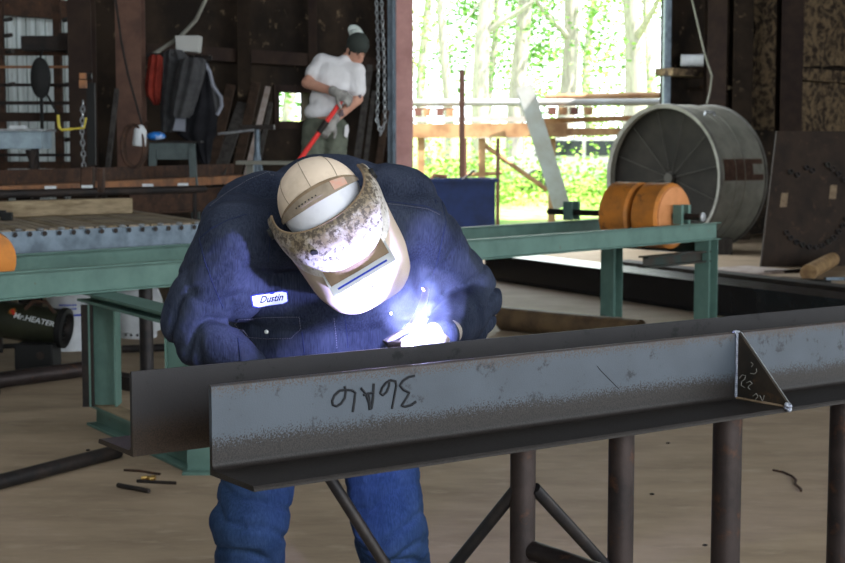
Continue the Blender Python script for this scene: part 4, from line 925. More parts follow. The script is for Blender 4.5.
# ------------------------------------------------------------------ people
camR = V((1, 0, 0)); camU = V((0, sp, cp)); camT = V((0, -cp, sp))
def organic(name, mb, voxel, smooth, mt, parent, disp=None, fac=.5):
    me0 = mb.mesh('tmp', ORG[parent.name]); o = bpy.data.objects.new('tmp', me0); C.objects.link(o)
    r = o.modifiers.new('r', 'REMESH'); r.mode = 'VOXEL'; r.voxel_size = voxel
    s = o.modifiers.new('s', 'SMOOTH'); s.iterations = smooth; s.factor = fac
    dg = bpy.context.evaluated_depsgraph_get(); me = bpy.data.meshes.new_from_object(o.evaluated_get(dg))
    bpy.data.objects.remove(o); bpy.data.meshes.remove(me0); me.name = name; me.materials.clear()
    if disp:
        org = ORG[parent.name]; nn = [v.normal.copy() for v in me.vertices]
        for v, n in zip(me.vertices, nn): v.co = v.co + n * disp(v.co + org, n)
        me.update()
    ob = link(name, me, mt, parent, ORG[parent.name], True, 0, 180)
    org = ORG[parent.name]
    return ob, BVHTree.FromPolygons([tuple(v.co + org) for v in me.vertices], [tuple(p.vertices) for p in me.polygons])
def hand(mb, wr, fwd, back, s=1.0, curl=.6, rad=1.0, thumb=1):
    # palm, four unequal bent fingers and a thumb leaving the side of the palm
    fwd = fwd.normalized(); side = fwd.cross(back).normalized() * thumb; back = back.normalized()
    if abs(side.length) < .5: side = V((1, 0, 0))
    ax = (side, fwd, back)
    mb.ell(wr + fwd * .05 * s, (.043 * s * rad, .058 * s, .019 * s * rad), ax)
    mb.cap(wr - fwd * .02 * s, wr + fwd * .03 * s, .027 * s * rad, .03 * s * rad)
    for k, (o_, L) in enumerate(((.031, .074), (.0105, .084), (-.010, .077), (-.030, .060))):
        p = wr + fwd * (.09 * s) + side * o_ * s; d = fwd.copy() + side * (o_ * 2.2)
        for j, q in enumerate((.45, .32, .26)):
            d = (d * math.cos(curl * (.5 + .5*j)) - back * math.sin(curl * (.5 + .5*j))).normalized()
            p2 = p + d * L * q * s; mb.cap(p, p2, (.0098 - j * .0008) * s * rad, (.0092 - j * .0010) * s * rad); p = p2
    p = wr + fwd * .028 * s + side * .032 * s; d = (side * .8 + fwd * .75 - back * .15).normalized()
    for j, q in enumerate((.036, .030, .024)):
        p2 = p + d * q * s; mb.cap(p, p2, (.0125 - j*.001) * s * rad, (.0118 - j*.0012) * s * rad); p = p2; d = (d + fwd * .5 - back * .25).normalized()
def folds(elbows, base=.006, big=.012, freq=60):
    def f(p, n):
        v = base * (noise.noise(p * 5) * 1.3 + .7 * (1 - 3 * abs(noise.noise(V((p.x * 8, p.y * 8, p.z * 4.5)) + V((3, 1, 5))))))
        for c, ax, rr, am in elbows:
            q = p - c; d = q.length; w_ = math.exp(-(d / rr) ** 2)
            if w_ > .02:
                c_ = 1 - abs(math.sin((q.dot(ax) * freq + 5.5 * noise.noise(p * 5.5)) * .5)); v += am * w_ * (.5 - 1.6 * c_ ** 3)
        return v
    return f

# --- the welder
GS = 1.13
def PW(x, y, Y): return P(x, y, Y * GS)
wo = PW(322, 400, 4.45); wo.z = 0
we = thing('person', wo, 'person in denim shirt and jeans bending over the angle irons in a welding helmet', 'person')
sh1, sh2 = PW(234, 238, 3.99), PW(416, 226, 4.16)
el1, el2 = PW(188, 322, 3.99), PW(473, 300, 4.36)
wr1, wr2 = PW(256, 374, 3.93), P(444, 334, 4.40)
HC = PW(333, 221, 3.87)
aI = camR * -.51 + camU * .86; Rh = camR * .86 + camU * .51; Uh = (aI * .64 + camT * .77).normalized(); Fh = (aI * -.77 + camT * .64).normalized()
def H(r, f, u): return HC + (Rh * r + Fh * f + Uh * u) * GS
hipL, hipR = PW(268, 405, 4.50), PW(372, 405, 4.53)
knL, knR = PW(251, 525, 4.36), PW(390, 530, 4.46)
anL, anR = PW(249, 668, 4.45), PW(398, 662, 4.56); anL.z = anR.z = .12
m = MB()
m.ell(HC + Uh * .0, (.073, .092, .115), (Rh, Fh, Uh)); m.ell(H(0, .085, -.03), (.014, .022, .022), (Rh, Fh, Uh)); m.ell(H(0, .07, -.085), (.03, .025, .02), (Rh, Fh, Uh))
for s_ in (-1, 1): m.ell(H(.074*s_, -.005, -.015), (.012, .02, .03), (Rh, Fh, Uh))
m.cap(H(0, -.03, -.06), PW(325, 215, 4.1), .058, .065); m.cap(sh1, sh2, .07); m.ell(PW(325, 270, 4.2), (.2, .08, .2)); m.ell(PW(320, 385, 4.45), (.16, .09, .12)); m.cap(PW(325, 300, 4.25), PW(320, 385, 4.45), .09)
for a, b_, c in ((sh1, el1, wr1), (sh2, el2, wr2)): m.cap(a, b_, .055, .042); m.cap(b_, c, .042, .030)
for a, b_, c in ((hipL, knL, anL), (hipR, knR, anR)): m.cap(a, b_, .085, .06); m.cap(b_, c, .058, .04); m.cap(c, c + V((-.02, -.14, -.06)), .035, .03)
h1f, h1b = V((.75, -.45, -.35)), V((0, -.45, .9)); h2f, h2b = V((-.90, -.62, -.16)), V((-.25, -.35, .9))
hand(m, wr1, h1f, h1b, 1, .5); hand(m, wr2, h2f, h2b, 1, .4, thumb=-1)
organic('body', m, .007, 4, M['skin'], we)
# jeans
m = MB(); m.ell(PW(320, 392, 4.5), (.195, .14, .14)); m.cap(hipL, knL, .115, .112); m.cap(knL, anL, .110, .10); m.cap(hipR, knR, .118, .114); m.cap(knR, anR, .114, .10); m.ell(PW(418, 546, 4.5), (.035, .08, .03)); m.ell(PW(228, 520, 4.38), (.05, .08, .05))
jn, _ = organic('jeans', m, .011, 5, M['jeans'], we, folds([(knL, V((.25, .1, .96)), .18, .016), (knR, V((-.3, .1, .95)), .17, .014), (PW(400, 560, 4.45), V((.4, 0, .9)), .12, .012), (PW(250, 600, 4.4), V((-.2, 0, 1)), .16, .01)], .005, freq=70))
m = MB(); 
for p in (anL, anR):
    f_ = V((p.x, p.y, 0)); m.cap(f_ + V((0, 0, .05)), f_ + V((-.02, -.17, .045)), .05, .045); m.cap(f_ + V((0, 0, .05)), p + V((0, 0, .05)), .052, .055)
organic('boots', m, .008, 3, M['boot'], we)
# shirt jacket
m = MB(); m.cap(sh1, sh2, .100, .102); m.ell(PW(325, 222, 4.20), (.275, .125, .14)); m.ell(PW(323, 275, 4.17), (.285, .130, .20)); m.ell(PW(322, 335, 4.22), (.275, .135, .17)); m.ell(PW(320, 385, 4.40), (.22, .14, .15))
m.ell(PW(272, 205, 4.16), (.16, .11, .095)); m.ell(PW(388, 200, 4.2), (.14, .11, .10)); m.ell(PW(330, 184, 4.2), (.17, .10, .084))
m.ell(PW(235, 270, 4.05), (.10, .09, .14)); m.ell(PW(408, 275, 4.2), (.10, .09, .14))
m.cap(sh1, el1, .100, .074); m.cap(el1, PW(250, 366, 3.94), .070, .050); m.ell(PW(184, 330, 4.0), (.052, .06, .045)); m.ell(PW(206, 350, 3.98), (.08, .06, .05))
m.cap(sh2, el2, .104, .080); m.cap(el2, P(446, 334, 4.50), .080, .062); m.cap(P(446, 334, 4.50), wr2 + h2f.normalized() * .005, .060, .046); m.ell(PW(240, 219, 4.06), (.105, .09, .07)); m.ell(PW(478, 310, 4.36), (.060, .06, .07)); m.ell(PW(462, 330, 4.33), (.07, .06, .06)); m.ell(PW(440, 290, 4.28), (.08, .07, .09))
fa1 = (wr1 - el1).normalized(); ua1 = (el1 - sh1).normalized(); fa2 = (wr2 - el2).normalized(); ua2 = (el2 - sh2).normalized()
sj, bvh_j = organic('denim_shirt', m, .0095, 4, M['denim'], we, folds([(el1, (fa1 + ua1*.3).normalized(), .15, .019), (PW(215, 352, 3.93), fa1, .08, .012), (el2, (fa2*.5+ua2).normalized(), .17, .020), (PW(440, 330, 4.3), fa2, .08, .009), (PW(215, 285, 3.95), V((.5, 0, .85)), .10, .013), (PW(445, 270, 4.15), V((-.6, 0, .8)), .11, .013), (PW(440, 215, 4.15), V((.7, 0, .7)), .08, .006)], .006, freq=60))
def on_j(px, py, off=0):
    l, n = hitbvh(bvh_j, px, py)
    if l is None:
        l, n, i_, d_ = bvh_j.find_nearest(PW(px, py, 4.10))
    if n.dot(ray(px, py)) > 0: n = -n
    return l + n * off
def seam(pl, name='seam', r=.0016, mt=None, parent=None, off=.0006, dash=False):
    pts = []
    for i in range(len(pl)-1):
        n = max(2, int(math.hypot(pl[i+1][0]-pl[i][0], pl[i+1][1]-pl[i][1]) / 2.2))
        for k in range(n): pts.append((pl[i][0] + (pl[i+1][0]-pl[i][0])*k/n, pl[i][1] + (pl[i+1][1]-pl[i][1])*k/n))
    pts.append(pl[-1]); q = [on_j(x, y, off) for x, y in pts]; q = [a for a in q if a is not None]; m = MB()
    if dash:
        for i in range(len(q)-1): m.tube([q[i], q[i].lerp(q[i+1], .6)], r, 4)
    else: m.tube(q, r, 5)
    return m.build(name, mt or M['thread'], parent or sj)
dk = mat('dark_denim_seam', (.010, .016, .05), None, rough=.9)
for pl in ([(382, 201), (400, 203), (425, 206), (441, 213)], [(200, 238), (212, 228), (228, 220), (247, 214)], [(269, 212), (270, 240), (268, 262)]): seam(pl, 'yoke_seam', .0013, dk)
for pl in ([(440, 192), (446, 222), (438, 258), (429, 290), (427, 318)], [(199, 238), (205, 262), (213, 284), (223, 308)]): seam(pl, 'armhole_seam', .0015, dk)
seam([(210, 206), (228, 192), (250, 179), (275, 169)], 'stitching', .0007, None, None, .0012, True)
seam([(384, 203.5), (404, 205.5), (428, 209), (440, 215)], 'stitching', .0007, None, None, .0012, True)
LASTP = [None]
def panel(quad, nu, nv, off, th, name, mt, parent, round_=0, smooth_=8):
    tl, tr, br_, bl_ = quad; rows = []
    for i in range(nv + 1):
        v = i / nv; row = []
        for j in range(nu + 1):
            u = j / nu; uu, vv = u, v
            if round_:
                e = round_ * (1 - math.sqrt(max(0, 1 - max(0, (abs(v-.5)*2 - (1-round_*2.2)) / (round_*2.2)) ** 2))) ; uu = .5 + (u-.5)*(1 - 2*e)
            x = (tl[0]*(1-uu)+tr[0]*uu)*(1-vv) + (bl_[0]*(1-uu)+br_[0]*uu)*vv; y = (tl[1]*(1-uu)+tr[1]*uu)*(1-vv) + (bl_[1]*(1-uu)+br_[1]*uu)*vv
            row.append(on_j(x, y, off))
        rows.append(row)
    for _ in range(smooth_):
        rows = [[r[j] if j in (0, nu) else (r[j-1] + r[j]*2 + r[j+1]) / 4 for j in range(nu + 1)] for r in rows]
    m = MB(); nr = [[(V((0, 0, CH)) - p).normalized() for p in r] for r in rows]; m.sheet(rows, th, nr); o = m.build(name, mt, parent); LASTP[0] = BVHTree.FromPolygons([tuple(v) for v in m.v], m.f); return o
nt_ = ((249.6, 294.6), (287.6, 289.6), (288.8, 303), (252, 307.8))
panel(nt_, 16, 8, .003, .002, 'name_patch', M['tagedge'], sj, .10)
cx_ = sum(p[0] for p in nt_)/4; cy_ = sum(p[1] for p in nt_)/4
np_ = panel(tuple((cx_ + (x-cx_)*.95, cy_ + (y-cy_)*.86) for x, y in nt_), 16, 8, .0060, .001, 'name_patch_face', M['tag'], sj, .13)
decal_text('Dustin', ((259.5, 296.2), (283.5, 293.2), (283.5, 300.3), (259.5, 303.2)), LASTP[0], .0010, 'name_lettering', mat('navy_thread', (.003, .005, .022), None, rough=.95), sj, .35, .022)
# pocket with pointed flap
m = MB(); rows = []
for i in range(9):
    v = i / 8; ty0, ty1 = 317.5 - .0*v, 315.5
    lx = 238 + (-2.4 * (v/.3) if v < .3 else -2.4 + 11.5 * (v-.3)/.7); rx = 299.5 + (1.8 * (v/.4) if v < .4 else 1.8 - 11 * (v-.4)/.6)
    y0 = 318 + v * 20; y1 = 315.8 + v * 22; rows.append([on_j(lx + (rx-lx)*j/14, y0 + (y1-y0)*j/14 + .8*math.sin(PI*j/14)*0, .0035) for j in range(15)])
nr = [[(V((0, 0, CH)) - p).normalized() for p in r] for r in rows]; m.sheet(rows, .0028, nr); m.build('pocket_flap', M['denim'], sj)
edge = [(238, 318), (236, 324), (245.5, 336.8), (268, 338.8), (291.5, 338), (300.8, 327.5), (299.5, 316), (268, 316.5), (238, 318)]
seam(edge, 'pocket_stitching', .0008, None, None, .0068, True)
m = MB(); c = on_j(267.5, 331.5, .008); m.ell(c, (.0058, .0058, .003), (camR, camU, camT)); m.build('snap_button', M['snap'], sj)
seam([(334, 318), (336, 335), (337, 349)], 'placket_stitching', .0009, None, None, .0012, True); seam([(345, 317), (347, 335), (348, 348)], 'placket_edge', .0016, dk)
seam([(238, 338), (240, 356), (242, 372)], 'pocket_seam', .002, dk); seam([(302, 332), (304, 350), (305, 366)], 'pocket_seam', .002, dk)
# collar around the neck
m = MB(); nc = PW(330, 222, 4.06); axn = (HC - nc).normalized(); axn = (axn + V((0, 0, .9))).normalized(); s_, u_ = frame(axn); rows = []
for i in range(29):
    a = 2 * PI * i / 28; d = s_ * math.cos(a) * 1.15 + u_ * math.sin(a); k = .012 * noise.noise(d * 3)
    rows.append([nc + d * (.150 + k) + axn * -.045, nc + d * (.138 + k) + axn * -.005, nc + d * (.118 + k) + axn * .028, nc + d * .104 + axn * .022, nc + d * .10 - axn * .02])
m.sheet(rows); m.build('collar', M['denim'], sj, ang=80)
# gloves
m = MB(); hand(m, wr1, h1f, h1b, 1.0, .5, 1.28); m.cap(wr1 - h1f.normalized() * .06, wr1 + h1f.normalized() * .02, .045, .036); organic('glove', m, .0042, 2, M['glove'], we)
m = MB(); hand(m, wr2, h2f, h2b, 1.05, .4, 1.22, -1); m.cap(wr2 - h2f.normalized() * .02, wr2 + h2f.normalized() * .02, .034, .034); organic('glove', m, .0042, 2, M['glove'], we)
# cap and forehead
def dome(ps0, ps1, k, n=24, m_=30, l0=-84, l1=84, ctr=(0, -.02, .06), rad=(.108, .125, .108)):
    rows = []
    for i in range(n + 1):
        ps = math.radians(ps0 + (ps1-ps0)*i/n); row = []
        for j in range(m_ + 1):
            la = math.radians(l0 + (l1-l0)*j/m_); row.append(H(ctr[0] + rad[0]*k*math.sin(la), ctr[1] + rad[1]*k*math.cos(la)*math.sin(ps), ctr[2] + rad[2]*k*math.cos(la)*math.cos(ps)))
        rows.append(row)
    return rows
m = MB(); m.sheet(dome(-118, 27, 1.0), .003); cp_ = m.build('cap', M['capcream'], we, ang=80)
m = MB(); m.sheet(dome(15, 88, .965), .003); m.build('headscarf', M['bandana'], we, ang=80)
rows = dome(21, 38, 1.03, 4, 30, -80, 80); m = MB(); m.sheet(rows, .003); m.build('cap_strap', M['strap'], cp_, ang=80)
rows = dome(18, 22, 1.035, 2, 30, -80, 80); m = MB(); m.sheet(rows, .003); m.build('strap_edge', M['shellbrown'], cp_, ang=80)
rows = dome(27, 33, 1.055, 2, 14, -38, 8); m = MB(); m.sheet(rows, .002); m.build('strap_tongue', M['strap'], cp_, ang=80)
m = MB()
for k in range(7):
    r_ = dome(30, 31, 1.08, 1, 1, -30 + k*5, -29 + k*5)[0][0]; m.ell(r_, (.0022, .0022, .0022), None, 6, 5)
m.build('strap_holes', M['black'], cp_)
rows = dome(22, 35, 1.055, 2, 6, 24, 46); m = MB(); m.sheet(rows, .002); m.build('size_label', M['pinklabel'], cp_, ang=80)
for la in (-40, 0, 40):
    m = MB(); m.tube([dome(ps, ps+1, 1.033, 1, 1, la*math.cos(math.radians(ps*.8)), la+1)[0][0] for ps in range(-100, 24, 8)], .0011, 5); m.build('cap_seam', M['strap'], cp_)
rows = []
for i in range(5):
    v = i / 4; rows.append([H(.085*math.sin(a), -.115 - .05*v*math.cos(a) - .02*math.cos(a), .03 - .055*v) for a in [math.radians(-70 + 140*j/16) for j in range(17)]])
m = MB(); m.sheet(rows, .004); m.build('cap_brim', M['strap'], cp_, ang=80)
# welding helmet
prof = [(0, .112, .100, .130), (.08, .100, .118, .142), (.2, .075, .145, .148), (.35, .045, .165, .147), (.46, .015, .178, .143), (.5, .002, .183, .142), (.6, -.035, .190, .138), (.75, -.08, .200, .134), (.88, -.125, .200, .124), (.95, -.15, .192, .108), (1, -.168, .176, .085)]
def pr_at(v):
    for i in range(len(prof)-1):
        a, b_ = prof[i], prof[i+1]
        if v <= b_[0]: k = (v-a[0])/(b_[0]-a[0]); return [a[j] + (b_[j]-a[j])*k for j in (1, 2, 3)]
    return list(prof[-1][1:])
def shell(v, th, k=1.0):
    u, f, s_ = pr_at(v); a = math.radians(th); c = math.cos(a)
    rise = -.030 * (abs(th)/100) ** 2 * (1 - v)
    e_ = 1 if v < .5 else max(.55, 1 - (v-.5)*2.2)
    return H(s_*k*math.copysign(abs(math.sin(a)) ** (.9*e_), a), -.02 + (f + .02)*k*(abs(c)**(.85*e_))*(1 if c > 0 else -1), u + rise)
def shell_part(v0, v1, n, th0, th1, k, m_=44): return [[shell(v0 + (v1-v0)*i/n, th0 + (th1-th0)*j/m_, k) for j in range(m_+1)] for i in range(n+1)]
hm = bpy.data.materials.new('sooty_white_shell'); hm.use_nodes = True; nt = hm.node_tree; N = nt.nodes; L = nt.links; b = N['Principled BSDF']; b.inputs['Roughness'].default_value = .5
at_ = N.new('ShaderNodeAttribute'); at_.attribute_name = 'soot'; tc = N.new('ShaderNodeTexCoord')
def nz_(sc, dt=8, ds=0):
    n = N.new('ShaderNodeTexNoise'); n.inputs['Scale'].default_value = sc; n.inputs['Detail'].default_value = dt; n.inputs['Roughness'].default_value = .7; n.inputs['Distortion'].default_value = ds; L.new(tc.outputs['Object'], n.inputs[0]); return n.outputs[0]
def mth(op, a, c):
    k = N.new('ShaderNodeMath'); k.operation = op
    for i, q in enumerate((a, c)):
        if hasattr(q, 'links'): L.new(q, k.inputs[i])
        else: k.inputs[i].default_value = q
    return k.outputs[0]
def mxx(f, a, c):
    k = N.new('ShaderNodeMix'); k.data_type = 'RGBA'; L.new(f, k.inputs[0])
    for i, q in ((6, a), (7, c)):
        if hasattr(q, 'links'): L.new(q, k.inputs[i])
        else: k.inputs[i].default_value = (*q, 1)
    return k.outputs[2]
def rg(s, a, c):
    k = N.new('ShaderNodeMapRange'); k.inputs[1].default_value = a; k.inputs[2].default_value = c; L.new(s, k.inputs[0]); return k.outputs[0]
f1 = rg(mth('ADD', nz_(12), mth('MULTIPLY', at_.outputs['Fac'], .42)), .58, .90); f2 = rg(mth('ADD', nz_(70, 10, .3), mth('MULTIPLY', at_.outputs['Fac'], .14)), .58, .68)
c_ = mxx(f1, (.64, .62, .60), (.21, .165, .105)); c_ = mxx(f2, c_, (.06, .045, .032)); L.new(c_, b.inputs['Base Color'])
def soot(o, nrow, ncol, fn):
    at = o.data.attributes.new('soot', 'FLOAT', 'POINT'); n = nrow * ncol
    for i in range(len(o.data.vertices)): r = (i % n) // ncol; at.data[i].value = fn(r / (nrow-1), (i % ncol) / (ncol-1))
m = MB(); m.sheet(shell_part(0, .5, 14, -100, 100, 1.0), .003); he = m.build('welding_helmet', hm, we, ang=80); soot(he, 15, 45, lambda r, c: 1.12 - r*1.02)
m = MB(); m.sheet(shell_part(.5, 1, 12, -96, 96, 1.0), .003); o = m.build('chin_guard', mat('tan_chin_guard', (.50, .41, .34), (.42, .34, .27), 5, .6), he, ang=80)
m = MB(); m.tube([shell(0, th, 1.0) for th in range(-100, 101, 5)], .004, 6); m.build('brow_edge', M['shellbrown'], he)
# window frame below the brow: leather gasket, frame with a blue line, cover plate
def flatp(r, f, u): return H(r, f, u)
m = MB(); g_ = []
for i in range(4):
    v = i / 3; g_.append([H(-.084 + .168*j/12, (.160 + .030*v) * (1 - .35*((j/12-.5)*2)**2*(1-v)) , .038 - .040*v) for j in range(13)])
m.sheet(g_, .004); m.build('gasket', M['shellbrown'], he, ang=80)
m = MB(); m.poly([H(-.085, .150, -.000), H(.085, .150, -.000), H(.085, .220, -.006), H(-.085, .220, -.006)], Uh * -.013); fr_ = m.build('lens_frame', M['white'], he, False, .001)
m = MB(); m.poly([H(-.072, .204, -.0025), H(.07, .204, -.0025), H(.07, .2085, -.0030), H(-.072, .2085, -.0030)], Uh * -.002); m.build('blue_stripe', M['blueline'], fr_, False)
for s_ in (-1, 1):
    m = MB(); m.poly([H(.085*s_, .150, .004), H(.085*s_, .223, -.002), H(.085*s_, .223, -.022), H(.085*s_, .160, -.03)], Rh * .006 * s_); m.build('frame_side', M['white'], fr_, False)
m = MB(); m.tube([H(.004, .212, -.052), H(.006, .214, -.068)], .0018, 6); m.tube([H(-.001, .213, -.054), H(.007, .213, -.053)], .0016, 6); m.build('plate_mark', M['marker'], he)
# pivot knob hole
l = shell(.2, -28, 1.0); n_ = (l - H(0, 0, .06)).normalized(); m = MB(); m.lathe([(0, .012), (.0055, .011), (.0055, 0)], l, n_, 14); m.build('rivet', M['black'], he)
for s_ in (-1, 1):
    l = shell(.16, 88*s_, 1.0); m = MB(); m.lathe([(0, .018), (.012, .016), (.012, 0)], l, Rh * s_, 16); m.build('pivot_knob', M['black'], he)

GS = 1.0
# --- torch, arc, sparks, smoke
ARC = P(412, 344, 4.125)
m = MB(); m.tube([P(426, 289, 4.30), P(424, 300, 4.27), P(418, 314, 4.2), P(410, 326, 4.16)], [.010, .011, .010, .008], 12); tag(m.build('welding_torch', mat('grey_lilac_plastic', (.12, .11, .14), None, rough=.5)), 'curved welding torch neck above the bright arc', 'torch')
nz = V((-.78, .63, -.16)).normalized(); m = MB(); m.tube([ARC + nz * .028, ARC + nz * .032, ARC + nz * .075, ARC + nz * .08], [.011, .014, .014, .010], 14); m.tube([ARC + nz * .078, ARC + nz * .10 + V((0, 0, .012)), P(404, 331, 4.2), P(410, 326, 4.17)], [.009, .009, .010, .011], 10); tag(m.build('arc_block_nozzle', M['dark']), 'dark nozzle added beside the arc to shade the lower chest', 'nozzle')  # nozzle shape added to block arc light from the lower chest
m = MB(); m.ell(ARC, (.006, .006, .006), None, 10, 8); tag(m.build('welding_arc', emit('arc_light', (.75, .80, 1.0), 25)), 'tiny brilliant blue-white welding arc behind the back angle iron', 'arc')
l = bpy.data.lights.new('arc_lamp', 'POINT'); l.energy = ARCW; l.color = (.44, .45, 1.0); l.shadow_soft_size = .006; lo = bpy.data.objects.new('arc_lamp', l); C.objects.link(lo); lo.location = ARC + V((0, .004, .012))
spk = emit('spark_glow', (1, .62, .35), 6); spw = emit('spark_white', (.95, .85, 1), 5)
for k, (x0, y0, x1, y1, mt, lab) in enumerate(((422, 288, 424.5, 291, spk, 'orange spark highest above the arc'), (417, 327, 421, 333.5, spw, 'white spark streak left of two above the arc'), (427, 329.5, 429.5, 336, spw, 'pale pink spark streak right of two above the arc'), (390.5, 312.5, 392, 314, spw, 'round spark droplet below the helmet chin'))):
    m = MB(); m.tube([P(x0, y0, 4.10), P((x0+x1)/2, (y0+y1)/2 + .3, 4.1), P(x1, y1, 4.10)], .0022 if k < 3 else .004, 6); tag(m.build('spark', mt), lab, 'spark')
sm = bpy.data.materials.new('weld_smoke'); sm.use_nodes = True; nt = sm.node_tree; N = nt.nodes; L = nt.links; N.remove(N['Principled BSDF'])
vs_ = N.new('ShaderNodeVolumeScatter'); vs_.inputs['Color'].default_value = (.62, .74, 1, 1); vs_.inputs['Anisotropy'].default_value = .1
tc = N.new('ShaderNodeTexCoord'); nn_ = N.new('ShaderNodeTexNoise'); nn_.inputs['Scale'].default_value = 11; nn_.inputs['Detail'].default_value = 4; nn_.inputs['Distortion'].default_value = 1.2; L.new(tc.outputs['Object'], nn_.inputs[0])
gr = N.new('ShaderNodeVectorMath'); gr.operation = 'LENGTH'; L.new(tc.outputs['Object'], gr.inputs[0])
fall = N.new('ShaderNodeMapRange'); fall.inputs[1].default_value = .135; fall.inputs[2].default_value = .02; L.new(gr.outputs['Value'], fall.inputs[0])
nr_ = N.new('ShaderNodeMapRange'); nr_.inputs[1].default_value = .42; nr_.inputs[2].default_value = .7; nr_.inputs[4].default_value = SMOKE; L.new(nn_.outputs[0], nr_.inputs[0])
mu = N.new('ShaderNodeMath'); mu.operation = 'MULTIPLY'; L.new(nr_.outputs[0], mu.inputs[0]); L.new(fall.outputs[0], mu.inputs[1]); L.new(mu.outputs[0], vs_.inputs['Density']); L.new(vs_.outputs[0], N['Material Output'].inputs['Volume'])
m = MB(); sc_ = P(421, 300, 4.19); m.ell(sc_, .145, None, 24, 16); tag(m.build('welding_smoke', sm, org=sc_), 'small cloud of blue-lit smoke rising from the weld', 'smoke', None, 'stuff')

# --- the man at the back
D2 = 12.4
def P2(x, y, d=0): return P(x, y, D2 + d)
pz = .82; fo = P2(318, 250); fo.z = pz
m = MB(); a = P2(322, 250); m.box((a.x, D2 + .1, pz - .03), (1.3, .9, .06))
stg = thing('work_platform', V((a.x, D2 + .1, 0)), 'low steel platform the man in the white shirt stands on, behind the welder', 'platform'); m.build('deck', M['dark'], stg, False)
for dx in (-.58, .58):
    for dy in (-.36, .36):
        m = MB(); m.bar((a.x + dx, D2 + .1 + dy, 0), (a.x + dx, D2 + .1 + dy, pz - .06), .07, .07, V((0, 1, 0))); m.build('leg', M['dark'], stg, False)
p2 = thing('person', fo, 'person in white t-shirt and backward cap leaning on a red-handled tool', 'person')
hc = P2(357, 49); s1, s2 = P2(322, 64, .03), P2(355, 72, -.02); e1, e2 = P2(307, 83, -.06), P2(358, 99, -.05); w1, w2 = P2(337, 93, -.24), P2(333, 121, -.2)
fF = V((.38, -.70, -.60)).normalized(); fR = fF.cross(V((0, 0, 1))).normalized() * 1; fU = fR.cross(fF).normalized()
HA = (fR, fF, fU)
def H2(r, f, u): return hc + fR * r + fF * f + fU * u
hl, hr_ = P2(315, 128), P2(336, 130)
m = MB(); m.ell(hc, (.074, .092, .112), HA); m.ell(H2(0, .05, -.06), (.052, .045, .05), HA); m.ell(H2(0, .093, -.02), (.013, .02, .024), HA); m.ell(H2(0, .085, -.062), (.024, .012, .008), HA); m.ell(H2(0, .085, .02), (.05, .014, .01), HA); m.ell(H2(0, .075, -.095), (.028, .022, .018), HA)
for s_ in (-1, 1): m.ell(H2(.076*s_, -.005, -.02), (.010, .02, .03), HA)
m.cap(H2(0, -.02, -.06), P2(341, 66, .03), .058, .062); m.cap(s1, s2, .06); m.ell(P2(336, 82), (.14, .1, .18)); m.cap(P2(334, 85), P2(326, 118), .12, .12)
m.cap(s1, e1, .055, .047); m.cap(e1, w1, .047, .032); m.cap(s2, e2, .053, .045); m.cap(e2, w2, .045, .032)
for a, x in ((hl, 311), (hr_, 333)):
    k_ = P2(x, 185, -.05); f_ = V((k_.x, D2 + .03, pz + .06)); m.cap(a, k_, .08, .055); m.cap(k_, f_, .052, .04); m.cap(f_, f_ + V((0, -.14, -.02)), .035, .03)
tb, te = P2(344, 97, -.26), P2(296, 165, -.30); tdir = (te - tb).normalized()
hb1 = V((.3, -.9, .3)); hand(m, w1, V((.7, -.35, -.35)), hb1, 1, 1.0); hand(m, w2, V((-.35, -.35, -.5)), hb1, 1, 1.0, 1, -1)
organic('body', m, .008, 3, M['skin'], p2)
m = MB()
for s_ in (-1, 1): m.ell(H2(.03*s_, .0865, .004), (.012, .006, .005), HA); m.ell(H2(.03*s_, .091, .022), (.02, .006, .005), HA)
m.build('eyes_and_brows', M['hair'], p2)
m = MB(); m.ell(H2(0, .088, -.072), (.022, .008, .004), HA); m.build('mouth', mat('lip', (.30, .12, .09)), p2)
m = MB(); m.ell(H2(0, -.035, .0), (.081, .075, .10), HA); m.ell(H2(.066, .02, -.02), (.012, .016, .03), HA); m.ell(H2(-.066, .02, -.02), (.012, .016, .03), HA); m.ell(H2(0, .045, -.088), (.045, .035, .02), HA); organic('hair', m, .007, 2, M['hair'], p2)
m = MB(); m.ell(H2(0, -.01, .045), (.090, .108, .095), HA, 24, 14); cap2 = m.build('cap', M['capgrey'], p2)
m = MB(); m.ell(H2(-.0, -.07, .085), (.062, .06, .055), HA, 20, 12); m.build('mesh_back', M['cappale'], cap2)
m = MB(); m.ell(H2(-.02, -.145, .075), (.065, .07, .016), (fR, (fF - fU*.35).normalized(), (fU + fF*.35).normalized()), 20, 10); m.build('brim', M['cappale'], cap2)
m = MB(); m.cap(s1, s2, .088, .085); m.ell(P2(336, 80), (.195, .125, .17)); m.ell(P2(330, 100), (.17, .12, .16)); m.ell(P2(325, 112), (.172, .125, .09)); m.cap(s1, s1.lerp(e1, .52), .082, .078); m.cap(s2, s2.lerp(e2, .62), .082, .076); m.cap(P2(340, 66, .03), P2(345, 62, .0), .07, .062)
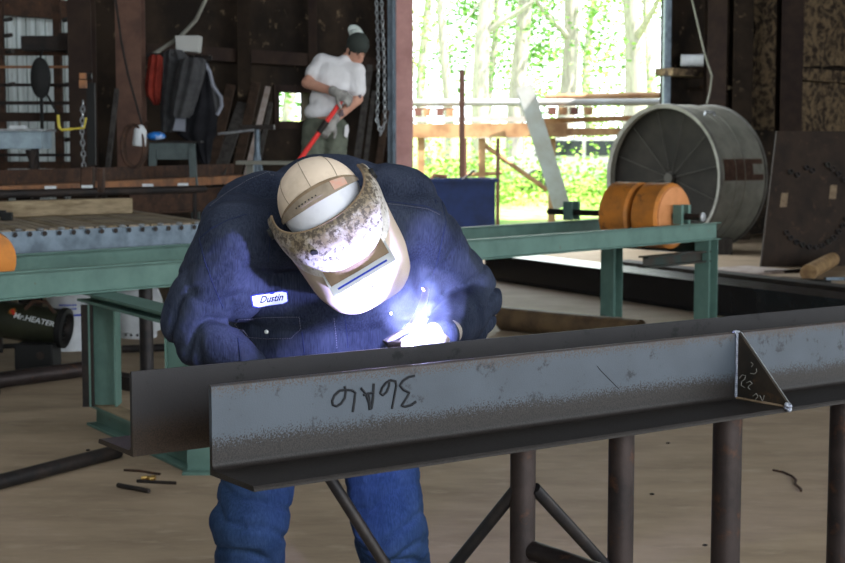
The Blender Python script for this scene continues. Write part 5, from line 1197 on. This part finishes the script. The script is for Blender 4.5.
organic('t_shirt', m, .012, 4, M['tshirt'], p2, folds([(P2(318, 108), V((.3, 0, 1)), .15, .010), (P2(345, 95), V((-.7, 0, .7)), .15, .012), (P2(312, 74), V((.7, 0, .7)), .08, .008)], .005, freq=45))
m = MB(); m.ell(P2(325, 124), (.168, .125, .09))
for a, x in ((hl, 311), (hr_, 333)):
    k_ = P2(x, 185, -.05); f_ = V((k_.x, D2 + .03, pz + .1)); m.cap(a, k_, .105, .088); m.cap(k_, f_, .088, .08)
organic('trousers', m, .013, 4, M['olive'], p2, folds([(P2(315, 150), V((.2, 0, 1)), .2, .01), (P2(335, 150), V((-.3, 0, 1)), .2, .01)], .006, freq=45))
m = MB(); 
for x in (311, 333):
    k_ = P2(x, 185, -.05); f_ = V((k_.x, D2 + .03, pz + .055)); m.cap(f_, f_ + V((0, -.17, 0)), .053, .048)
organic('boots', m, .01, 3, M['boot'], p2)
m = MB(); m.poly([P2(345, 126, -.1), P2(348, 124, -.1), P2(349, 130, -.1), P2(347, 138, -.1), P2(344, 136, -.1)], V((0, .02, 0))); m.build('pocket_rag', M['tshirt'], p2, False)
for w_, f_, th in ((w1, V((.7, -.35, -.35)), 1), (w2, V((-.35, -.35, -.5)), -1)):
    m = MB(); hand(m, w_, f_, hb1, 1.05, 1.0, 1.3, th); m.cap(w_ - f_.normalized()*.04, w_ + f_.normalized()*.02, .043, .035); organic('glove', m, .006, 2, M['gloveg'], p2)
m = MB()
for k in range(9):
    a = s2.lerp(e2, .7) if k < 3 else e2; b_ = e2 if k < 3 else w2; c = a.lerp(b_, random.uniform(.1, .8)) + V((random.uniform(-.02, .02), -.043, 0)); m.ell(c, (.013, .006, .018), None, 8, 6)
m.build('tattoo', mat('tattoo_ink', (.12, .09, .10)), p2)
# red-handled tool
t = thing('bolt_cutter', te, 'long red-handled tool held by the man in the white shirt', 'tool')
m = MB(); m.tube([tb, tb.lerp(te, .36)], .019, 10); m.build('handle', M['red'], t)
m = MB(); m.tube([tb.lerp(te, .36), tb.lerp(te, .52)], .026, 10); m.build('joint', M['dark'], t)
m = MB(); m.tube([tb.lerp(te, .52), te], .02, 10); m.build('handle', M['red'], t)
